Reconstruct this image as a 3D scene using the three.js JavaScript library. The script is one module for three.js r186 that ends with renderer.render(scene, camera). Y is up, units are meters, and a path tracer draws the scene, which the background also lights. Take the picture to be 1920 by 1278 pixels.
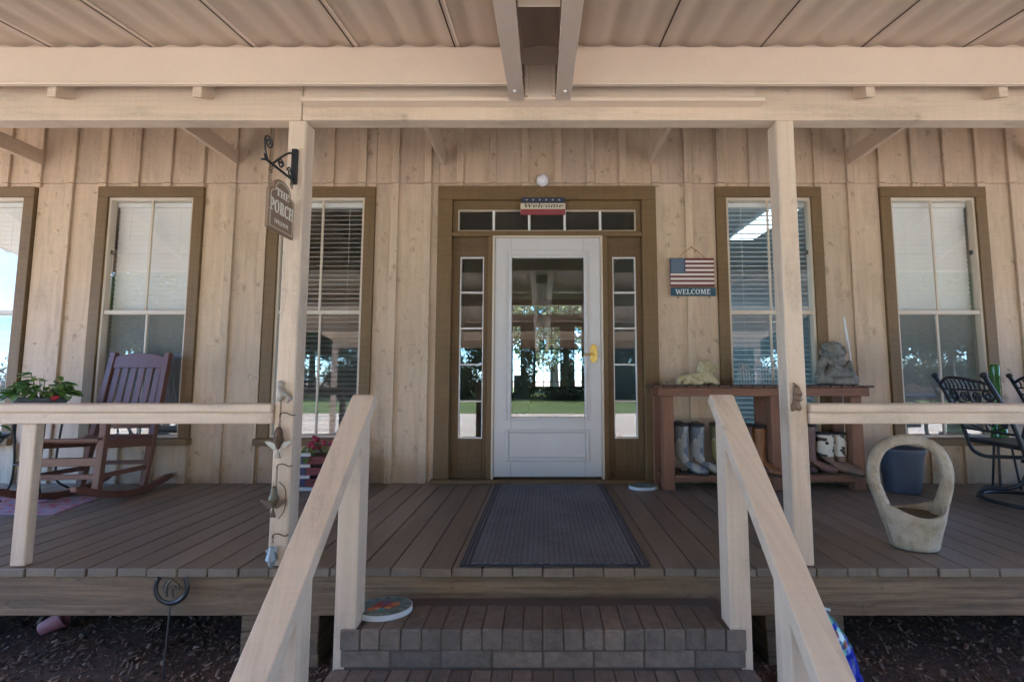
import * as THREE from 'three';
import { Sky } from 'three/addons/objects/Sky.js';
import { mergeGeometries, mergeVertices } from 'three/addons/utils/BufferGeometryUtils.js';
import { MarchingCubes } from 'three/addons/objects/MarchingCubes.js';
import { RectAreaLightUniformsLib } from 'three/addons/lights/RectAreaLightUniformsLib.js';
import { FontLoader } from 'three/addons/loaders/FontLoader.js';
import { TextGeometry } from 'three/addons/geometries/TextGeometry.js';

// ---------------------------------------------------------------- camera, sky, sun, exposure
// y = 0 is the top of the porch deck, z = 0 the face of the house wall, +z towards the viewer
const scene = new THREE.Scene();
const camera = new THREE.PerspectiveCamera(75.19, 1920 / 1278, 0.05, 400);
camera.position.set(0, 0.881, 3.77);
camera.rotation.set(Math.atan(0.081), 0, 0);
camera.setViewOffset(1920, 1278, -58, 0, 1920, 1278);
const renderer = new THREE.WebGLRenderer({ antialias: true });
renderer.toneMapping = THREE.LinearToneMapping;
renderer.toneMappingExposure = 4.1;
renderer.shadowMap.enabled = true;
const sunDir = new THREE.Vector3(-0.10, 0.90, 0.42).normalize();
const sky = new Sky();
sky.name = 'sky';
sky.scale.setScalar(300);
sky.userData.kind = 'structure';
const su = sky.material.uniforms;
su.sunPosition.value.copy(sunDir);
su.turbidity.value = 6; su.rayleigh.value = 1.0; su.mieCoefficient.value = 0.006;
if (su.cloudCoverage) { su.cloudCoverage.value = 0.5; su.cloudDensity.value = 0.5; }
scene.add(sky);
scene.environmentIntensity = 0.28;
const sun = new THREE.DirectionalLight(new THREE.Color(1, 0.93, 0.82), 5);
sun.position.copy(sunDir).multiplyScalar(40);
sun.castShadow = true;
sun.shadow.mapSize.set(4096, 4096);
Object.assign(sun.shadow.camera, { left: -25, right: 25, top: 25, bottom: -25, near: 1, far: 100 });
scene.add(sun); scene.add(sun.target);
RectAreaLightUniformsLib.init();

// ---------------------------------------------------------------- helpers
function rng(seed) { let a = seed >>> 0; return () => { a = (a + 0x6D2B79F5) | 0; let t = Math.imul(a ^ (a >>> 15), 1 | a); t = (t + Math.imul(t ^ (t >>> 7), 61 | t)) ^ t; return ((t ^ (t >>> 14)) >>> 0) / 4294967296; }; }
const R = rng(20240);
const rr = (a, b) => a + (b - a) * R();
const clamp = (x, a = 0, b = 1) => Math.min(b, Math.max(a, x));
const lerp = (a, b, t) => a + (b - a) * t;
const V = (x, y, z) => new THREE.Vector3(x, y, z);
const used = {};
function numbered(n) { used[n] = (used[n] || 0) + 1; return used[n] === 1 ? n : n + '_' + String(used[n] - 1).padStart(3, '0'); }
function place(o, p, r) { if (p) o.position.set(...p); if (r) o.rotation.set(...r); return o; }
function thing(name, label, category, p = [0, 0, 0], turn = 0, group) {
  const g = new THREE.Group(); g.name = numbered(name); g.position.set(...p); g.rotation.y = turn;
  g.userData = { label, category }; if (group) g.userData.group = group;
  scene.add(g); return g;
}
function part(parent, name, geo, mat, p, r) { const m = new THREE.Mesh(geo, mat); m.name = name; place(m, p, r); parent.add(m); return m; }
function single(name, label, category, geo, mat, p, r, group) {
  const m = new THREE.Mesh(geo, mat); m.name = numbered(name); place(m, p, r); m.userData = { label, category }; if (group) m.userData.group = group; scene.add(m); return m;
}
function struct(name, geo, mat, p, r, kind = 'structure') { const m = new THREE.Mesh(geo, mat); m.name = numbered(name); place(m, p, r); m.userData = { kind }; scene.add(m); return m; }
const flat = (g) => (g.index ? g.toNonIndexed() : g);
function merge(list) {
  const gs = list.map(flat);
  for (const g of gs) for (const k of Object.keys(g.attributes)) if (!['position', 'normal', 'uv'].includes(k)) g.deleteAttribute(k);
  return mergeGeometries(gs);
}
const mv = (g, x, y, z) => g.translate(x, y, z);
// chamfered box, uv in metres with v along the grain
function cbox(w, h, d, b = 0.003, grain = 'y', uo = 0, vo = 0) {
  const H = [w / 2, h / 2, d / 2]; b = Math.min(b, H[0] * 0.8, H[1] * 0.8, H[2] * 0.8);
  const pos = [], nor = [], uv = [], gi = 'xyz'.indexOf(grain);
  const tri = (a, c, e) => {
    const n = V(0, 0, 0).crossVectors(V(...c).sub(V(...a)), V(...e).sub(V(...a))); const ctr = V(...a).add(V(...c)).add(V(...e));
    if (n.dot(ctr) < 0) { [c, e] = [e, c]; n.negate(); } n.normalize();
    const ax = [Math.abs(n.x), Math.abs(n.y), Math.abs(n.z)]; const k = ax.indexOf(Math.max(...ax));
    for (const p of [a, c, e]) {
      pos.push(...p); nor.push(n.x, n.y, n.z);
      const o = [0, 1, 2].filter((i) => i !== k);
      let v, u; if (o.includes(gi)) { v = p[gi]; u = p[o.find((i) => i !== gi)]; } else { u = p[o[0]] * 0.5; v = p[o[1]] * 0.15; }
      uv.push(u + uo + k * 0.13, v + vo);
    }
  };
  const quad = (a, c, e, f) => { tri(a, c, e); tri(a, e, f); };
  for (let k = 0; k < 3; k++) {
    const i = (k + 1) % 3, j = (k + 2) % 3;
    for (const s of [-1, 1]) {
      const P = (si, sj) => { const p = [0, 0, 0]; p[k] = s * H[k]; p[i] = si * (H[i] - b); p[j] = sj * (H[j] - b); return p; };
      quad(P(-1, -1), P(1, -1), P(1, 1), P(-1, 1));
    }
    for (const s of [-1, 1]) for (const t of [-1, 1]) {   // edges along k
      const P = (q, first) => { const p = [0, 0, 0]; p[k] = q * (H[k] - b); p[i] = s * (first ? H[i] : H[i] - b); p[j] = t * (first ? H[j] - b : H[j]); return p; };
      quad(P(-1, true), P(1, true), P(1, false), P(-1, false));
    }
  }
  for (const a of [-1, 1]) for (const c of [-1, 1]) for (const e of [-1, 1])
    tri([a * H[0], c * (H[1] - b), e * (H[2] - b)], [a * (H[0] - b), c * H[1], e * (H[2] - b)], [a * (H[0] - b), c * (H[1] - b), e * H[2]]);
  const g = new THREE.BufferGeometry();
  g.setAttribute('position', new THREE.Float32BufferAttribute(pos, 3)); g.setAttribute('normal', new THREE.Float32BufferAttribute(nor, 3)); g.setAttribute('uv', new THREE.Float32BufferAttribute(uv, 2));
  return g;
}
// a chamfered box given by its limits
function span(x0, x1, y0, y1, z0, z1, b = 0.003, grain = 'y') { return mv(cbox(x1 - x0, y1 - y0, z1 - z0, b, grain, R() * 3, R() * 5), (x0 + x1) / 2, (y0 + y1) / 2, (z0 + z1) / 2); }
function tube(pts, r, seg = 24, rad = 8, closed = false) { return new THREE.TubeGeometry(new THREE.CatmullRomCurve3(pts.map((p) => V(...p)), closed), seg, r, rad, closed); }
function bar(a, b, r, rad = 8, r2 = r) { const A = V(...a), B = V(...b), L = A.distanceTo(B); const g = new THREE.CylinderGeometry(r2, r, L, rad); g.translate(0, L / 2, 0); g.applyQuaternion(new THREE.Quaternion().setFromUnitVectors(V(0, 1, 0), B.sub(A).normalize())); return g.translate(A.x, A.y, A.z); }
// a board between two points with a rectangular section: w across (along x unless the board runs along x), t thick
function beamBetween(a, b, w, t, bev = 0.003) { const A = V(...a), B = V(...b), L = A.distanceTo(B); const g = cbox(w, L, t, bev, 'y', R() * 3, R() * 5); const y = B.clone().sub(A).normalize(); let x = V(1, 0, 0); if (Math.abs(y.x) > 0.9) x = V(0, 0, 1); const z = V(0, 0, 0).crossVectors(x, y).normalize(); x.crossVectors(y, z); g.applyMatrix4(new THREE.Matrix4().makeBasis(x, y, z)); const m = A.add(B).multiplyScalar(0.5); return g.translate(m.x, m.y, m.z); }
// surface through elliptic rings {c:[x,y,z], a, b, t}: a along the ring's forward direction, b along z, t its tilt about z
function ringSweep(rings, n = 18, capped = true) {
  const pos = [], uv = [], idx = [];
  rings.forEach((q, i) => { for (let k = 0; k <= n; k++) { const f = (k / n) * Math.PI * 2; const e = Math.cos(f) * q.a, s = Math.sin(f) * q.b, t = q.t || 0; pos.push(q.c[0] + e * Math.cos(t), q.c[1] + e * Math.sin(t), q.c[2] + s); uv.push((k / n) * 0.4, i / (rings.length - 1) * 0.5); } });
  for (let i = 0; i < rings.length - 1; i++) for (let k = 0; k < n; k++) { const a = i * (n + 1) + k, b = a + n + 1; idx.push(a, a + 1, b, b, a + 1, b + 1); }
  if (capped) for (const i of [0, rings.length - 1]) { const c = pos.length / 3; pos.push(...rings[i].c); uv.push(0, 0); for (let k = 0; k < n; k++) { const a = i * (n + 1) + k; if (i) idx.push(a, a + 1, c); else idx.push(a + 1, a, c); } }
  const g = new THREE.BufferGeometry(); g.setAttribute('position', new THREE.Float32BufferAttribute(pos, 3)); g.setAttribute('uv', new THREE.Float32BufferAttribute(uv, 2)); g.setIndex(idx); g.computeVertexNormals(); return g;
}
// smooth-union of tapered capsules [ax,ay,az, bx,by,bz, ra, rb], meshed; size = half extent of the box around the origin-centre c
function blob(caps, c, size, res = 44, k = 0.02, rough = 0, seed = 1) {
  const mc = new MarchingCubes(res, new THREE.MeshStandardMaterial(), false, false, 60000);
  mc.isolation = 0; mc.reset();
  const h = mc.size / 2;
  for (let z = 0; z < res; z++) for (let y = 0; y < res; y++) for (let x = 0; x < res; x++) {
    const px = c[0] + (x - h) / h * size, py = c[1] + (y - h) / h * size, pz = c[2] + (z - h) / h * size;
    let d = 1e3;
    for (const q of caps) {
      const bx = q[3] - q[0], by = q[4] - q[1], bz = q[5] - q[2], ax = px - q[0], ay = py - q[1], az = pz - q[2];
      const L = bx * bx + by * by + bz * bz, t = L ? clamp((ax * bx + ay * by + az * bz) / L) : 0;
      const e = Math.hypot(ax - bx * t, ay - by * t, az - bz * t) - lerp(q[6], q[7], t);
      if (q[8]) { d = Math.max(d, -e); continue; }
      const m = clamp(0.5 + 0.5 * (d - e) / k); d = lerp(d, e, m) - k * m * (1 - m);
    }
    if (rough) d += rough * (noise2(px * 60 + pz * 31 + seed, py * 60 - pz * 17, 512) - 0.5);
    mc.field[x + y * res + z * res * res] = -d;
  }
  mc.update();
  const g = new THREE.BufferGeometry(), p = mc.positionArray.slice(0, mc.count * 3), uv = new Float32Array(mc.count * 2);
  for (let i = 0; i < mc.count; i++) { p[i * 3] = c[0] + p[i * 3] * size; p[i * 3 + 1] = c[1] + p[i * 3 + 1] * size; p[i * 3 + 2] = c[2] + p[i * 3 + 2] * size; uv[i * 2] = p[i * 3] + p[i * 3 + 2] * 0.6; uv[i * 2 + 1] = p[i * 3 + 1]; }
  let q = new THREE.BufferGeometry(); q.setAttribute('position', new THREE.BufferAttribute(p, 3)); q.setAttribute('uv', new THREE.BufferAttribute(uv, 2));
  q = mergeVertices(q, 1e-5); q.computeVertexNormals(); return q;
}
// ---------------------------------------------------------------- noise and textures
const PT = new Float32Array(65536); { const q = rng(77); for (let i = 0; i < 65536; i++) PT[i] = q(); }
const hsh = (x, y) => PT[((x * 374761 + y * 668265) ^ ((x & 1023) * 7919 + (y & 1023) * 104729)) & 65535];
function noise2(x, y, per = 256, pery = per) { const xi = Math.floor(x), yi = Math.floor(y), fx = x - xi, fy = y - yi, m = (a, p) => ((a % p) + p) % p; const u = fx * fx * (3 - 2 * fx), v = fy * fy * (3 - 2 * fy); const a = hsh(m(xi, per), m(yi, pery)), b = hsh(m(xi + 1, per), m(yi, pery)), c = hsh(m(xi, per), m(yi + 1, pery)), d = hsh(m(xi + 1, per), m(yi + 1, pery)); return lerp(lerp(a, b, u), lerp(c, d, u), v); }
// s in 0..1 over the tile, f cycles
const tn = (s, t, fx, fy, ox = 0) => noise2(s * fx + ox * fx * 0, t * fy, fx, fy);
function fb(s, t, f, o = 4) { let a = 0, w = 0.5; for (let i = 0; i < o; i++) { a += w * noise2(s * f, t * f, f); f *= 2; w *= 0.5; } return a; }
const enc = (c) => Math.round(255 * clamp(c <= 0.0031308 ? 12.92 * c : 1.055 * Math.pow(c, 1 / 2.4) - 0.055));
function tex(W, H, fn, sw, sh, srgb = true) {
  const d = new Uint8Array(W * H * 4);
  for (let y = 0; y < H; y++) for (let x = 0; x < W; x++) { const c = fn(x / W, y / H, x, y); const i = (y * W + x) * 4; if (srgb) { d[i] = enc(c[0]); d[i + 1] = enc(c[1]); d[i + 2] = enc(c[2]); } else { d[i] = d[i + 1] = d[i + 2] = Math.round(255 * clamp(c)); } d[i + 3] = 255; }
  const t = new THREE.DataTexture(d, W, H); t.wrapS = t.wrapT = THREE.RepeatWrapping; t.magFilter = THREE.LinearFilter; t.minFilter = THREE.LinearMipmapLinearFilter; t.generateMipmaps = true;
  if (srgb) t.colorSpace = THREE.SRGBColorSpace; t.repeat.set(1 / sw, 1 / sh); t.needsUpdate = true; return t;
}
// wood: grain along v; o = {base, dark, grain, knots, knotCol, stain, fine, sw, sh, seed}
function wood(o) {
  const W = o.W || 256, H = o.H || 1024, q = rng(o.seed || 5), kn = [];
  for (let i = 0; i < (o.knots || 0); i++) kn.push([q(), q(), 0.3 + q() * 0.9, q() ** 1.4, q()]);
  const sw = o.sw || 0.6, sh = o.sh || 2.4;
  const height = new Float32Array(W * H);
  const map = tex(W, H, (s, t, x, y) => {
    let warp = 0, k = 0, ring = 0;
    for (const n of kn) {
      let dx = (s - n[0]); dx -= Math.round(dx); let dy = (t - n[1]); dy -= Math.round(dy); dx *= sw; dy *= sh;
      const wx = (noise2(s * 40, t * 90, 40, 90) - 0.5) * 0.034, wy = (noise2(s * 40 + 17, t * 90 + 5, 40, 90) - 0.5) * 0.045; const r = n[2] * (o.knotR || 0.015); const an = o.gouge ? 0.35 + n[4] * 1.5 : 0.6; const e = Math.hypot(dx + wx * (o.gouge ? 1 : 0.2), (dy + wy * (o.gouge ? 1 : 0.2)) * an); const g = Math.exp(-(e * e) / (r * r * 6));
      warp += g * (dx > 0 ? 1 : -1) * 0.04; const jag = 0.7 + 0.6 * noise2(s * 60 + n[3] * 20, t * 200, 64, 256);
      k = Math.max(k, clamp(1.25 - e / (r * jag)) * (0.4 + 0.6 * n[3])); ring += g;
    }
    const wob = (fb(s, t, 4, 3) - 0.5) * 0.06;
    const gs = s + warp + wob;
    const g1 = noise2(gs * 34, t * 5, 34, 5), g2 = noise2(gs * 90, t * 22, 90, 22), g3 = noise2(gs * 128, t * 120, 128, 120);
    const grain = g1 * 0.5 + g2 * 0.32 + g3 * 0.18;
    const big = fb(s, t, 3, 4);
    const st = clamp((fb((s + 0.37) % 1, t, 8, 4) - 0.53) * 6) * (o.stain || 0) * (0.4 + noise2(s * 100, t * 200, 100, 200));
    const f = clamp((grain - 0.5) * 2 * o.grain + (big - 0.47) * (o.big || 0.5), -1, 1);
    const saw = (o.saw || 0) * (noise2(s * 3, t * 330, 3, 330) - 0.5);
    height[y * W + x] = 0.5 + (grain - 0.5) * 0.8 - k * 0.4 + saw * 1.4;
    const m = 1 + f * 0.5 + saw; const c = [0, 1, 2].map((i) => lerp(lerp(o.base[i] * m, o.knotCol[i], clamp(k * (o.knotMix ?? 0.7))), o.dark[i], clamp(st)));
    return c;
  }, sw, sh);
  const bump = tex(W, H, (s, t, x, y) => height[y * W + x], sw, sh, false);
  return { map, bump };
}
function woodMat(o, ex = {}) { const t = wood(o); return new THREE.MeshStandardMaterial({ map: t.map, bumpMap: t.bump, bumpScale: o.bump ?? 0.002, roughness: o.rough ?? 0.8, metalness: 0, ...ex }); }
const tint = (m, k, b = k, c = k) => { const n = m.clone(); n.color = new THREE.Color(k, b, c); return n; };
const lin = (r, g, b) => new THREE.Color().setRGB(r, g, b);
const std = (r, g, b, rough = 0.7, metal = 0, ex = {}) => new THREE.MeshStandardMaterial({ color: lin(r, g, b), roughness: rough, metalness: metal, ...ex });
function speckle(base, o = {}) { const W = o.W || 512, f = o.f || 24; return tex(W, W, (s, t) => { const a = fb(s, t, f, 4), b = fb(t, s, o.g || 5, 3), c = noise2(s * W / 2, t * W / 2, W / 2); const m = 1 + (a - 0.47) * (o.amp ?? 0.5) + (b - 0.45) * (o.big ?? 0.5) + (c - 0.5) * (o.fine ?? 0.2); return base.map((v, i) => v * (1 + (m - 1) * (o.tone ? o.tone[i] : 1))); }, o.size || 1, o.size || 1); }
function speckleBump(f = 40, size = 1) { return tex(256, 256, (s, t) => fb(s, t, f, 3), size, size, false); }
function canvasTex(w, h, draw) { const c = document.createElement('canvas'); c.width = w; c.height = h; draw(c.getContext('2d'), w, h); const t = new THREE.CanvasTexture(c); t.colorSpace = THREE.SRGBColorSpace; t.magFilter = THREE.LinearFilter; return t; }

// ---------------------------------------------------------------- materials
const M = {};
M.siding = woodMat({ base: [0.575, 0.44, 0.315], dark: [0.36, 0.27, 0.19], knotCol: [0.27, 0.19, 0.125], knots: 64, gouge: true, knotR: 0.02, knotMix: 0.85, grain: 0.3, big: 0.26, stain: 0.34, saw: 0.05, bump: 0.004, rough: 0.85, seed: 11, sw: 0.9, sh: 2.4, W: 512, H: 1024 });
M.sidings = [M.siding, tint(M.siding, 0.93, 0.93, 0.94), tint(M.siding, 1.04, 1.03, 1.0), tint(M.siding, 0.98, 0.96, 0.95)];
M.tan = woodMat({ base: [0.62, 0.50, 0.39], dark: [0.32, 0.25, 0.19], knotCol: [0.42, 0.31, 0.22], knots: 6, knotR: 0.01, knotMix: 0.5, grain: 0.2, big: 0.26, stain: 0.34, saw: 0.05, bump: 0.0015, rough: 0.62, seed: 21, sw: 0.5, sh: 2.2 });
M.beam = woodMat({ base: [0.60, 0.47, 0.355], dark: [0.27, 0.23, 0.18], knotCol: [0.34, 0.25, 0.17], knots: 9, knotR: 0.011, grain: 0.14, big: 0.22, stain: 0.3, saw: 0.06, bump: 0.002, rough: 0.75, seed: 23, sw: 0.5, sh: 2.6 });
M.deck = woodMat({ base: [0.185, 0.154, 0.124], dark: [0.1, 0.081, 0.064], knotCol: [0.06, 0.045, 0.035], knots: 3, knotR: 0.008, grain: 0.3, big: 0.7, stain: 0.35, bump: 0.0012, rough: 0.42, seed: 31, sw: 0.7, sh: 2.2 });
M.decks = [M.deck, tint(M.deck, 0.87), tint(M.deck, 1.12, 1.09, 1.06), tint(M.deck, 0.97, 0.94, 0.9)];
M.rim = woodMat({ base: [0.185, 0.125, 0.076], dark: [0.085, 0.062, 0.042], knotCol: [0.06, 0.035, 0.02], knots: 9, knotR: 0.012, grain: 1.15, big: 0.5, stain: 0.3, bump: 0.002, rough: 0.72, seed: 37, sw: 0.4, sh: 2.0 });
M.brown = woodMat({ base: [0.175, 0.108, 0.048], dark: [0.1, 0.066, 0.032], knotCol: [0.1, 0.06, 0.03], knots: 2, knotR: 0.008, grain: 0.25, big: 0.3, stain: 0.2, saw: 0.22, bump: 0.0015, rough: 0.7, seed: 41, sw: 0.4, sh: 1.6 });
M.redwood = woodMat({ base: [0.215, 0.098, 0.056], dark: [0.1, 0.05, 0.03], knotCol: [0.11, 0.045, 0.025], knots: 6, knotR: 0.008, grain: 0.5, big: 0.5, stain: 0.25, bump: 0.0015, rough: 0.7, seed: 43, sw: 0.35, sh: 1.2 });
M.darkwood = tint(M.redwood, 0.42, 0.5, 0.6);
M.rocker = woodMat({ base: [0.15, 0.064, 0.046], dark: [0.07, 0.032, 0.025], knotCol: [0.09, 0.03, 0.02], knots: 2, knotR: 0.006, grain: 0.4, big: 0.4, bump: 0.0006, rough: 0.36, seed: 47, sw: 0.3, sh: 1.0 });
M.metalTan = new THREE.MeshStandardMaterial({ map: speckle([0.66, 0.53, 0.415], { amp: 0.06, big: 0.1, fine: 0.04, f: 20, size: 1.6 }), roughness: 0.42 });
M.roofTan = new THREE.MeshStandardMaterial({ map: speckle([0.50, 0.395, 0.305], { amp: 0.08, big: 0.14, fine: 0.05, f: 16, size: 2.2 }), roughness: 0.38 });
M.brick = new THREE.MeshStandardMaterial({ map: speckle([0.150, 0.122, 0.103], { amp: 0.6, big: 0.5, fine: 0.35, f: 20, size: 0.5 }), bumpMap: speckleBump(48, 0.4), bumpScale: 0.004, roughness: 0.75 });
M.bricks = [M.brick, tint(M.brick, 0.86), tint(M.brick, 1.13, 1.1, 1.05)];
M.mortar = std(0.095, 0.075, 0.062, 0.95);
M.white = std(0.74, 0.73, 0.72, 0.35);
M.doorWhite = new THREE.MeshStandardMaterial({ map: speckle([0.60, 0.585, 0.58], { amp: 0.05, big: 0.08, fine: 0.03, f: 12, size: 1 }), roughness: 0.38 });
M.vinyl = std(0.60, 0.515, 0.41, 0.5);
M.blind = std(0.77, 0.78, 0.76, 0.55);
M.blind.side = THREE.DoubleSide;
M.glass = new THREE.MeshPhysicalMaterial({ color: 0xffffff, transmission: 1, thickness: 0, roughness: 0, ior: 1.78, metalness: 0 });
M.screen = new THREE.MeshStandardMaterial({ color: lin(0.045, 0.045, 0.045), roughness: 0.9, transparent: true, opacity: 0.5, side: THREE.DoubleSide });
M.brass = std(0.72, 0.47, 0.14, 0.25, 1);
M.iron = std(0.028, 0.032, 0.040, 0.42, 0.4);
M.black = std(0.02, 0.022, 0.026, 0.5);
M.rust = std(0.13, 0.085, 0.055, 0.75, 0.3);
M.tin = std(0.30, 0.27, 0.22, 0.5, 0.6);
M.screw = std(0.78, 0.76, 0.72, 0.4, 0.4);
M.twine = std(0.30, 0.19, 0.09, 0.9);
// ---------------------------------------------------------------- ground and surroundings
const GY = -0.5;
{
  const dirt = new THREE.MeshStandardMaterial({ map: speckle([0.27, 0.2, 0.14], { amp: 0.5, big: 0.6, fine: 0.4, f: 30, size: 3 }), bumpMap: speckleBump(40, 1), bumpScale: 0.03, roughness: 0.95 });
  const g = new THREE.PlaneGeometry(240, 240); g.rotateX(-Math.PI / 2);
  const uv = g.attributes.uv; for (let i = 0; i < uv.count; i++) uv.setXY(i, uv.getX(i) * 240, uv.getY(i) * 240);
  struct('ground', g, dirt, [0, GY, 0]);
  const drive = new THREE.MeshStandardMaterial({ map: speckle([0.50, 0.415, 0.315], { amp: 0.5, big: 0.4, fine: 0.4, f: 40, size: 2 }), bumpMap: speckleBump(60, 1), bumpScale: 0.02, roughness: 0.95 });
  const dg = new THREE.PlaneGeometry(30, 9.5); dg.rotateX(-Math.PI / 2); const du = dg.attributes.uv; for (let i = 0; i < du.count; i++) du.setXY(i, du.getX(i) * 30, du.getY(i) * 9.5);
  struct('gravel_drive', dg, drive, [0, GY + 0.006, 8.2]);
  const grass = new THREE.MeshStandardMaterial({ map: speckle([0.105, 0.15, 0.035], { amp: 0.8, big: 0.7, fine: 0.5, f: 60, size: 4 }), bumpMap: speckleBump(60, 1), bumpScale: 0.04, roughness: 0.95 });
  const lg = new THREE.PlaneGeometry(90, 45); lg.rotateX(-Math.PI / 2); const lu = lg.attributes.uv; for (let i = 0; i < lu.count; i++) lu.setXY(i, lu.getX(i) * 90, lu.getY(i) * 45);
  struct('lawn', lg, grass, [0, GY + 0.006, 35.6]);
  const lb = lg.clone(); struct('back_lawn', lb, grass, [0, GY + 0.006, -31]);
}
// leaf litter and bark mulch lying under the deck
{
  const g = new THREE.BufferGeometry();
  const p = [-1, 0, -0.5, 1, 0.0, -0.42, 1.1, 0.12, 0.45, -0.9, 0.16, 0.5, 0, 0.3, 0];
  g.setAttribute('position', new THREE.Float32BufferAttribute(p, 3)); g.setIndex([0, 4, 1, 1, 4, 2, 2, 4, 3, 3, 4, 0]); g.computeVertexNormals();
  const gg = flat(g); gg.computeVertexNormals();
  const n = 34000, im = new THREE.InstancedMesh(gg, std(1, 1, 1, 0.85, 0, { side: THREE.DoubleSide }), n);
  const q = rng(991), o = new THREE.Object3D(), c = new THREE.Color();
  for (let i = 0; i < n; i++) {
    const x = -3.6 + q() * 7.2, z = 0.35 + q() * 1.75;
    const hgt = 0.03 * fbm2(x, z);
    o.position.set(x, GY + 0.004 + hgt * 0.8 + q() * 0.012, z); o.rotation.set((q() - 0.5) * 1.3, q() * 6.3, (q() - 0.5) * 1.3); const s = 0.005 + 0.015 * q() * q(); o.scale.set(s * (0.7 + q() * 0.8), s, s * (0.6 + q() * 0.8)); o.updateMatrix(); im.setMatrixAt(i, o.matrix);
    const k = q(), v = 0.6 + q() * 0.8; if (k < 0.62) c.setRGB(0.10 * v, 0.06 * v, 0.04 * v); else if (k < 0.85) c.setRGB(0.18 * v, 0.125 * v, 0.088 * v); else c.setRGB(0.24 * v, 0.18 * v, 0.135 * v); im.setColorAt(i, c);
  }
  im.name = 'leaf_litter'; im.userData = { kind: 'stuff', label: 'dark brown leaf litter and bark under the deck', category: 'leaf litter' }; scene.add(im);
}
function fbm2(x, z) { return noise2(x * 3 + 40, z * 3 + 40, 256) + 0.5 * noise2(x * 7 + 40, z * 7 + 40, 256); }
{ // the bed of mulch itself: a low uneven sheet
  const g = new THREE.PlaneGeometry(7.6, 2.0, 90, 30); g.rotateX(-Math.PI / 2); g.translate(0, 0, 1.3); const p = g.attributes.position, uv = g.attributes.uv;
  for (let i = 0; i < p.count; i++) { const x = p.getX(i), z = p.getZ(i); p.setY(i, GY + 0.008 + 0.024 * fbm2(x, z)); uv.setXY(i, x, z); }
  g.computeVertexNormals();
  struct('mulch_bed', g, new THREE.MeshStandardMaterial({ map: speckle([0.085, 0.055, 0.04], { amp: 1.1, big: 0.6, fine: 0.8, f: 40, size: 0.8 }), roughness: 0.95 }));
}
// trees in front of the house (mirrored in the panes) and behind it (seen through the back windows)
function crownGeo(seed, n, rx, ry, rz) {
  const q = rng(seed), pos = [], nor = [], uv = []; const cl = []; for (let i = 0; i < 46; i++) { let x, y, z; do { x = q() * 2 - 1; y = q() * 2 - 1; z = q() * 2 - 1; } while (x * x + y * y + z * z > 1); cl.push([x * rx, y * ry, z * rz, 0.5 + q() * 0.9]); }
  for (let i = 0; i < n; i++) {
    const c = cl[Math.floor(q() * cl.length)]; const d = V(q() - 0.5, q() - 0.5, q() - 0.5).normalize().multiplyScalar(c[3] * Math.pow(q(), 0.4));
    const P = V(c[0], c[1], c[2]).add(d), s = 0.07 + q() * 0.1, u = V(q() - 0.5, q() - 0.5, q() - 0.5).normalize(), w = V(q() - 0.5, q() - 0.5, q() - 0.5).cross(u).normalize();
    const a = P.clone().addScaledVector(u, s), b = P.clone().addScaledVector(w, s * 0.55), e = P.clone().addScaledVector(u, -s), f = P.clone().addScaledVector(w, -s * 0.55), nn = u.clone().cross(w);
    for (const t of [a, b, e, a, e, f]) { pos.push(t.x, t.y, t.z); nor.push(nn.x, nn.y, nn.z); uv.push(0, 0); }
  }
  const g = new THREE.BufferGeometry(); g.setAttribute('position', new THREE.Float32BufferAttribute(pos, 3)); g.setAttribute('normal', new THREE.Float32BufferAttribute(nor, 3)); g.setAttribute('uv', new THREE.Float32BufferAttribute(uv, 2)); return g;
}
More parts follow.
